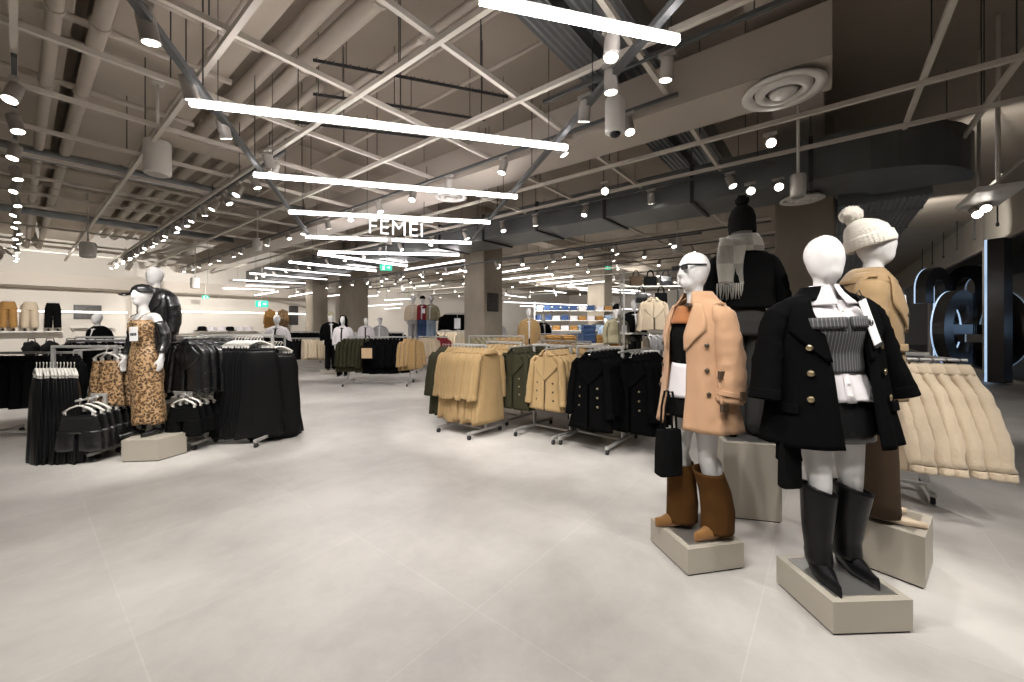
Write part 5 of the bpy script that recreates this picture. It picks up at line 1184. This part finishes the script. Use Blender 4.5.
for lb, px, Y, z, rz, jm, tm, kw in (
    ('far mannequin in white jacket, dark trousers and black hood left of the parka rack', 343, 12.1, .0, .1, 'white', 'blackfab', dict(hood='black')),
    ('far mannequin in black jacket and beige beanie behind the white-jacketed one', 331, 12.7, .12, .5, 'black', 'blackfab', dict(hat='khaki')),
    ('mannequin in black cape jacket before the white wall at the left', 98, 9.3, .0, -.1, 'black', 'blackfab', dict()),
    ('mannequin in white shirt before the posters on the white wall', 277, 10.4, .0, .2, 'white', 'blackfab', dict()),
    ('mannequin in black cap and beige jacket right of the blue garments', 617, 9.0, .18, .2, 'khaki', 'gold', dict(hat='black', tagc=True)),
    ('mannequin in black top with white card beside the cream display coat', 634, 9.6, .35, .0, 'black', 'greytr', dict(tagc=True)),
    ('mannequin in camel fur coat right of the concrete pillar', 529, 11.0, .20, .0, 'camel', 'greytr', dict(jl=.78)),
    ('mannequin in white jacket directly beside the concrete pillar', 499, 14.2, .0, .4, 'white', 'khaki', dict()),
    ('mannequin in black jacket between the camel fur coat and the jeans shelves', 543, 13.6, .1, .3, 'black', 'blackfab', dict()),
    ('mannequin in cream jacket standing high on the back display, left of three', 413, 14.6, .78, .1, 'cream', 'grey', dict(hat='white')),
    ('mannequin in dark red jacket standing high on the back display', 422.5, 14.6, .78, .0, 'red', 'blue', dict(hat='black', tagc=True)),
    ('mannequin in khaki jacket standing high on the back display, right of three', 431, 14.6, .78, -.1, 'khaki', 'lightblue', dict(hat='white')),
    ('small far mannequin in white jacket behind the parka rack', 366, 15.0, .0, .2, 'white', 'grey', dict()),
    ('small far mannequin in grey jacket behind the parka rack', 380, 15.4, .0, .1, 'grey', 'blackfab', dict(hat='white')),
    ('small far mannequin in light denim jacket deep in the store', 605, 15.5, .0, .0, 'lightblue', 'blue', dict())):
    x = (px - 512) / FOC * Y
    if .1 < z < .5: stand('greige plinth under the ' + lb.split(' ', 1)[1] if lb.startswith('far') else 'greige plinth under the ' + lb, (x, Y), z - .002)
    simple_mannequin(lb, (x, Y, z), rz, jm, tm, **kw)
# the stepped display that the three high mannequins stand on
o = thing('display_podium', 'white stepped podium under the three high mannequins at the back', 'podium', (-3.28, 14.6, 0))
part('podium_box', MB().box((0, 0, .385), (1.7, .7, .77), 0, .01), 'whitep', o); part('podium_foot', MB().box((0, -.42, .2), (1.5, .2, .40), 0, .01), 'whitep', o)
TB = (-1.95, 14.2)
rack('tall grey rail of black tops left of the concrete pillar', TB, 0, .9, 1.98, .6)
run(K_btop, TB, 0, (-.42, .36), 0, 0, 9, 1.945, ('', 'black sweater on the tall rail left of the concrete pillar'), 'black tops left of the pillar', math.radians(35))
o = thing('sign_card', 'small white sign card before the black tops by the concrete pillar', 'sign', (-1.78, 12.9, 0))
part('card', MB().box((0, 0, 1.60), (.20, .01, .34)), 'paper', o); part('card_pole', MB().bar((0, .01, .02), (0, .01, 1.95), .012), 'rackgrey', o); part('card_base', MB().lathe([(.14, 0), (.14, .015), (.02, .025)], 18), 'rackgrey', o)

# ---------------------------------------------------------------- shelves, tables and what lies on them
def shelf_unit(label, c, rz, W, D, zs, H):
    o = thing('shelf_unit', label, 'shelves', (c[0], c[1], 0), rz)
    for x in (-W / 2, W / 2):
        for y in (-D / 2, D / 2): part('upright', MB().box((x, y, H / 2), (.035, .035, H)), 'rackgrey', o)
    for z in zs: part('shelf', MB().box((0, 0, z), (W - .01, D, .03), 0, .004), 'whitep', o)
    return o
def pile_kind(m, w_=.30, d=.24, n=5, t=.035):
    o = thing('folded_pile', 'x', 'folded clothes'); z = 0; o['label'] = 'folded pile of clothes on a shelf'
    for k in range(n):
        part('folded_garment', MB().box((RN.uniform(-.008, .008), RN.uniform(-.008, .008), z + t / 2), (w_ * RN.uniform(.95, 1.02), d, t), RN.uniform(-.03, .03), .012), m, o); z += t
    return Stock(o)
PB, PL, PG, PW, PGR = pile_kind('blue', n=6), pile_kind('lightblue', n=6), pile_kind('gold', n=5), pile_kind('white', n=5), pile_kind('grey', n=5)
GC = (2.78, 7.9)
shelf_unit('tall white-shelved stand behind the tan trench mannequin', GC, -.1, 1.15, .42, (.12, .48, .86, 1.38, 2.30), 2.62)
K_cd = Stock(hang_coat('cream_display_coat', 'cream', .62, .26, None, True, 'coat', sl=.52))
K_cd.place((2.72, 7.62, 2.10), -.1, 'cream coat hung frontally on the tall stand behind the tan mannequin', None, 1.05)
o = tag(link('hanging_bar', MB().bar((2.72, 7.62, 2.11), (2.72, 7.92, 2.11), .012).mesh('hanging_bar', 'rackgrey')), 'short steel bar holding the cream display coat', 'bar')
for k, (x, m, nm) in enumerate(((-.40, PGR, 'grey'), (-.05, PW, 'white'), (.32, PGR, 'grey'))):
    for z in (.875, .495): m.place(loc_on(GC, -.1, x, -.02, z), -.1, 'folded %s clothes on the tall stand, %s shelf' % (nm, 'middle' if z > .6 else 'low'), 'folded %s clothes, %s shelf' % (nm, 'middle' if z > .6 else 'low') if nm == 'grey' else None)
for x, m, cl_ in ((-.30, 'brown', 'brown'), (-.02, 'blackfab', 'black'), (.28, 'leather', 'shiny black')): tote('%s handbag on the top shelf of the tall stand behind the sunglasses' % cl_, loc_on(GC, -.1, x, 0, 2.316), -.1, .24, .20, m, .12)
for x, m, cl_ in ((-.25, 'leather', 'shiny black'), (.12, 'blackfab', 'matt black')): tote('%s handbag hanging below the top shelf of the tall stand' % cl_, loc_on(GC, -.1, x, -.25, 1.98), -.1, .22, .19, m, .12)
def table(label, c, rz, W, D, H):
    o = thing('display_table', label, 'table', (c[0], c[1], 0), rz)
    part('table_top', MB().box((0, 0, H - .02), (W, D, .04), 0, .006), 'whitep', o)
    for x in (-W / 2 + .04, W / 2 - .04):
        for y in (-D / 2 + .04, D / 2 - .04): part('leg', MB().box((x, y, (H - .04) / 2), (.045, .045, H - .04)), 'rackgrey', o)
    part('low_shelf', MB().box((0, 0, .3), (W - .1, D - .1, .03)), 'whitep', o)
table('white display table of gold and blue folded clothes behind the black coats', (1.75, 9.6), .05, 1.9, .8, 1.12)
for x, m, nm in ((-.78, PG, 'gold'), (-.42, PG, 'gold'), (0.05, PB, 'blue'), (.38, PG, 'gold'), (.74, PG, 'gold')):
    for y in (-.2, .12): m.place(loc_on((1.75, 9.6), .05, x, y, 1.122), .05, 'folded %s clothes on the white display table' % nm, '%s piles on the display table' % nm, 1.05)
PB.place(loc_on((1.75, 9.6), .05, .05, -.2, 1.345), .05, 'folded blue clothes stacked on top of the blue piles', None, 1.0)
SJ = (2.85, 18.4)
shelf_unit('distant shelves of jeans under the ceiling lights', SJ, 0, 3.6, .45, (.3, .8, 1.3, 1.75, 2.2), 2.6)
for i, z in enumerate((1.316, 1.766, 2.216)):
    for k in range(9):
        m, nm = ((PB, 'blue'), (PL, 'light blue'), (PW, 'white'), (PB, 'blue'), (PG, 'gold'))[(k * 2 + i * 3 + k // 3) % 5]
        m.place((SJ[0] - 1.6 + .4 * k, SJ[1] - .02, z), 0, 'folded %s clothes on the distant jeans shelves' % nm, 'folded %s clothes on the jeans shelves' % nm, 1.15)
table('white table of black furry bags near the white wall at the left', (-8.6, 7.7), .05, 1.7, .6, .92)
for k, x in enumerate((-.70, -.36, .02, .40, .72)):
    mb = MB(); mb.ell((0, 0, .15), (.15, .10, .15), 18, 12); mb.v = [tuple(V(v) + V((noise.noise(V(v) * 22 + V((k, 0, 0))), noise.noise(V(v) * 22 + V((9, k, 0))), noise.noise(V(v) * 22 + V((0, 9, k)))) ) * .045) for v in mb.v]
    o = thing('furry_bag', 'x', 'bag', loc_on((-8.6, 7.7), .05, x, 0, .93), .1 * k); o['label'] = 'black furry handbag on the white table at the left'; o['group'] = 'furry bags on the white table'
    part('bag_body', mb, 'blackknit', o, True); part('bag_handle', MB().tube([(-.08, 0, .26), (-.06, 0, .36), (.06, 0, .36), (.08, 0, .26)], .008, 6), 'leather', o, True)

# things on the far left wall
def wallpt(px, py, off=.3):
    k = (px - 512) / FOC; Y = (22.5 - off) / (-A.x * -k + A.y if False else (k * A.x + A.y)); return V((k * Y, Y, CH - (py - HZ) * Y / FOC))
for px, m, nm in ((8, 'gold', 'golden'), (30, 'cream', 'cream'), (53, 'blackfab', 'black')):
    p = wallpt(px, 331, .38); o = thing('trouser_form', '%s trousers on a leg form standing on the white wall shelf' % nm, 'trousers', p, math.radians(50))
    link('body', LEG_FORM, o) if 'LEG_FORM' in globals() else None
    tr = part('trousers', Surf([(1.02, 0, 0, .15, .11, 0), (.86, 0, 0, .19, .135, 0), (.74, 0, 0, .20, .14, .02)], 5).shell(MB(), na=36, nz=8), m, o, True, solid=.006)
    for s in (-1, 1):
        part('trouser_leg', sleeve(MB(), [(.095 * s, 0, .80), (.10 * s, 0, .45), (.115 * s, 0, .12)], [(.105, .125), (.10, .11), (.095, .10)], s, 14, .12), m, tr, True)
        part('shoe', shoe(MB(), .115 * s, .07, .25, .09, .09, .4, 0), 'leather', o, True)
    part('waist_form', MB().ell((0, 0, 1.0), (.14, .10, .06)), 'mannequin', o, True)
def wall_shelf(label, px0, px1, py, d=.42):
    p, q = wallpt(px0, py, 0), wallpt(px1, py, 0); z = p.z; c = (p + q) / 2; c.z = z; L = (q - p).to_2d().length
    o = thing('wall_shelf', label, 'shelf', c + A * -.0, GR); part('board', MB().box((0, -d / 2, -.02), (L, d, .04)), 'whitep', o)
    for x in (-L * .45, 0, L * .45): part('bracket', MB().box((x, -d * .4, -.07), (.03, d * .8, .06)), 'rackgrey', o)
    return o
wall_shelf('long white wall shelf under the three trouser forms', -4, 62, 331.3, .62)
wall_shelf('white wall shelf of hats and bags behind the leather jackets', 197, 258, 331)
wall_shelf('white wall shelf of shoes below the framed photograph', 70, 112, 327, .4)
for k, px in enumerate((202, 211, 221, 230, 240, 249)):
    p = wallpt(px, 331, .22); mb = MB().lathe([(.30, 0.0), (.29, .02), (.17, .04), (.16, .16), (.12, .21), (.02, .22)], 20)
    single('wide_brim_hat', mb, 'white' if k % 3 else 'blackfab', ('white' if k % 3 else 'black') + ' hat on the wall shelf behind the leather jackets', 'hat', ('white' if k % 3 else 'black') + ' hats on the wall shelf', True, loc=p + V((0, 0, .002)))
def picture(label, px0, px1, py0, py1, m='poster', frame='dark'):
    p, q = wallpt(px0, py1, .03), wallpt(px1, py0, .03); w_ = (q - p).to_2d().length; h = abs(q.z - p.z); c = (p + q) / 2
    o = thing('framed_picture', label, 'picture', c, GR); part('print', MB().box((0, -.03, 0), (w_ * .94, .01, h * .94)), m, o); part('frame', MB().box((0, 0, 0), (w_, .04, h)), frame, o)
picture('dark framed photograph on the white wall right of the black trousers', 73.5, 101.5, 305.5, 319)
picture('tall black poster on the white wall behind the white shirt', 289, 298, 306, 325)
picture('small dark picture at the right end of the white wall', 312, 317.5, 308.5, 318)
for px, m, nm in ((270, 'gold', 'golden'), (283, 'leopard', 'leopard print')):
    p = wallpt(px, 309, .25); Stock(hang_coat('wall_display_coat', m, .95, .27, None, False)).place(p, math.radians(51), '%s coat hung on the white wall left of the tall poster' % nm, None, 1.0)
    single('wall_hook', MB().bar((0, 0, 0), tuple(A * .26), .012), 'rackgrey', 'steel wall hook holding the %s coat' % nm, 'hook', loc=p + V((0, 0, .012)))
mb = MB(); 
o = thing('poster_panel', 'dark blue poster on the right face of the concrete pillar', 'poster', g(8.9, 9.6, 2.28) + (B * 0 - A * .47), GR)
part('print', MB().box((-.05, 0, 0), (.5, .03, .55)), 'poster', o); part('print_border', MB().box((-.05, .012, 0), (.54, .02, .59)), 'dark', o)

# ---------------------------------------------------------------- the big letters in the shop window and the mall beyond
def ring_pts(rx, rz_, a0, a1, n=40): return [(rx * math.cos(a0 + (a1 - a0) * k / n), rz_ * math.sin(a0 + (a1 - a0) * k / n)) for k in range(n + 1)]
def letter(label, loc, rz, polys, d=.34, glow=True):
    o = thing('shopfront_letter', label, 'sign letter', loc, rz)
    mb = MB(); gm = MB()
    for po in polys: mb.vprism(po, -d / 2, d / 2); gm.vprism(po, d / 2 + .002, d / 2 + .05)
    part('letter_body', mb, 'letterblack', o); part('lit_face', gm, 'letterglow', o)
    return o
def strip_polys(out, inn): return [[out[k], out[k + 1], inn[k + 1], inn[k]] for k in range(len(out) - 1)]
e_o, e_i = ring_pts(.92, 1.35, -2.55, PI + .0), ring_pts(.50, .86, -2.55, PI + .0)
E_ = [[(-x, z + 1.37) for x, z in p] for p in strip_polys(e_o, e_i)] + [[(-.9, 1.18), (.9, 1.18), (.9, 1.52), (-.9, 1.52)]]
letter('big black letter e seen from behind in the shop window', (15.75, 14.0, 0.05), math.radians(12), E_)
letter('big black upright letter nearest the camera in the shop window', (12.75, 10.35, 0.05), math.radians(18), [[(-.20, 0), (.20, 0), (.20, 3.75), (-.20, 3.75)]], .3)
r_o, r_i = ring_pts(.85, .9, 0, PI), ring_pts(.35, .42, 0, PI)
letter('big black hooked letter farthest along the shop window', (17.7, 16.6, 0.05), math.radians(16), [[(.35, 0), (.85, 0), (.85, 3.0), (.35, 3.0)]] + [[(x, z + 3.0) for x, z in p] for p in strip_polys(r_o, r_i)] + [[(-.85, 2.4), (-.35, 2.4), (-.35, 3.0), (-.85, 3.0)]])
def arch(label, px, Y, y0, y1, w_, m='letterglow'):
    c = dp(px, Y, y1); h = dp(px, Y, y0).z - c.z
    pol = [(-w_ / 2, 0), (w_ / 2, 0)] + [(x, z + h - w_ * .8) for x, z in ring_pts(w_ / 2, w_ * .8, 0, PI, 16)]
    single('lit_letter', MB().vprism(pol, -.05, .05), m, label, 'sign letter', loc=c, rz=math.radians(30))
arch('pale blue lit letter shape outside the glass above the letter e', 953, 22, 268, 345, .85)
arch('pale blue lit letter shape outside the glass at the far end', 914, 26, 278, 345, .7)
arch('pale blue lit letter shape outside the glass right of the upright letter', 1012, 12.2, 305, 378, .55)
for s, t0, t1, z0, z1, m, lb in ((-17.7, 24, 38, 1.0, 2.0, 'malllit', 'long lit shopfront band across the mall'), (-17.7, 12, 19, .3, 2.4, 'mallorange', 'orange lit shopfront across the mall'), (-17.6, 10, 40, 3.3, 3.5, 'malllit', 'thin lit band high across the mall'), (-17.7, 33, 37, 3.9, 4.6, 'mallorange', 'red lit board high across the mall')):
    single('mall_shopfront', MB().box((0, 0, 0), (t1 - t0, .1, z1 - z0)), m, lb, 'shopfront', loc=g(s, (t0 + t1) / 2, (z0 + z1) / 2), rz=GR)
for t, s in ((20, -9), (27, -8.5), (33, -10)):
    o = thing('mall_column', 'dark round column in the mall beyond the glass, %s' % {20: 'nearest', 27: 'middle', 33: 'farthest'}[t], 'column', g(s, t, 0)); part('shaft', MB().lathe([(.4, 0), (.4, 5.4)], 20), 'bulk', o, True); part('collar', MB().lathe([(.5, 0), (.5, .3), (.42, .34)], 20), 'dark', o, True)
for t in (8, 10.2, 12.4, 14.6, 16.8, 19, 21.2, 23.4, 25.6, 28):
    o = thing('drop_rod', 'dark rod hanging before the bulkhead above the shop window', 'rod', g(-3.6, t, 5.4), GR, 'rods before the bulkhead')
    part('rod', MB().bar((0, 0, 0), (0, 0, -1.05), .018, 6), 'dark', o); part('rod_end', MB().lathe([(.02, -1.15), (.035, -1.13), (.035, -1.05)], 8), 'dark', o)
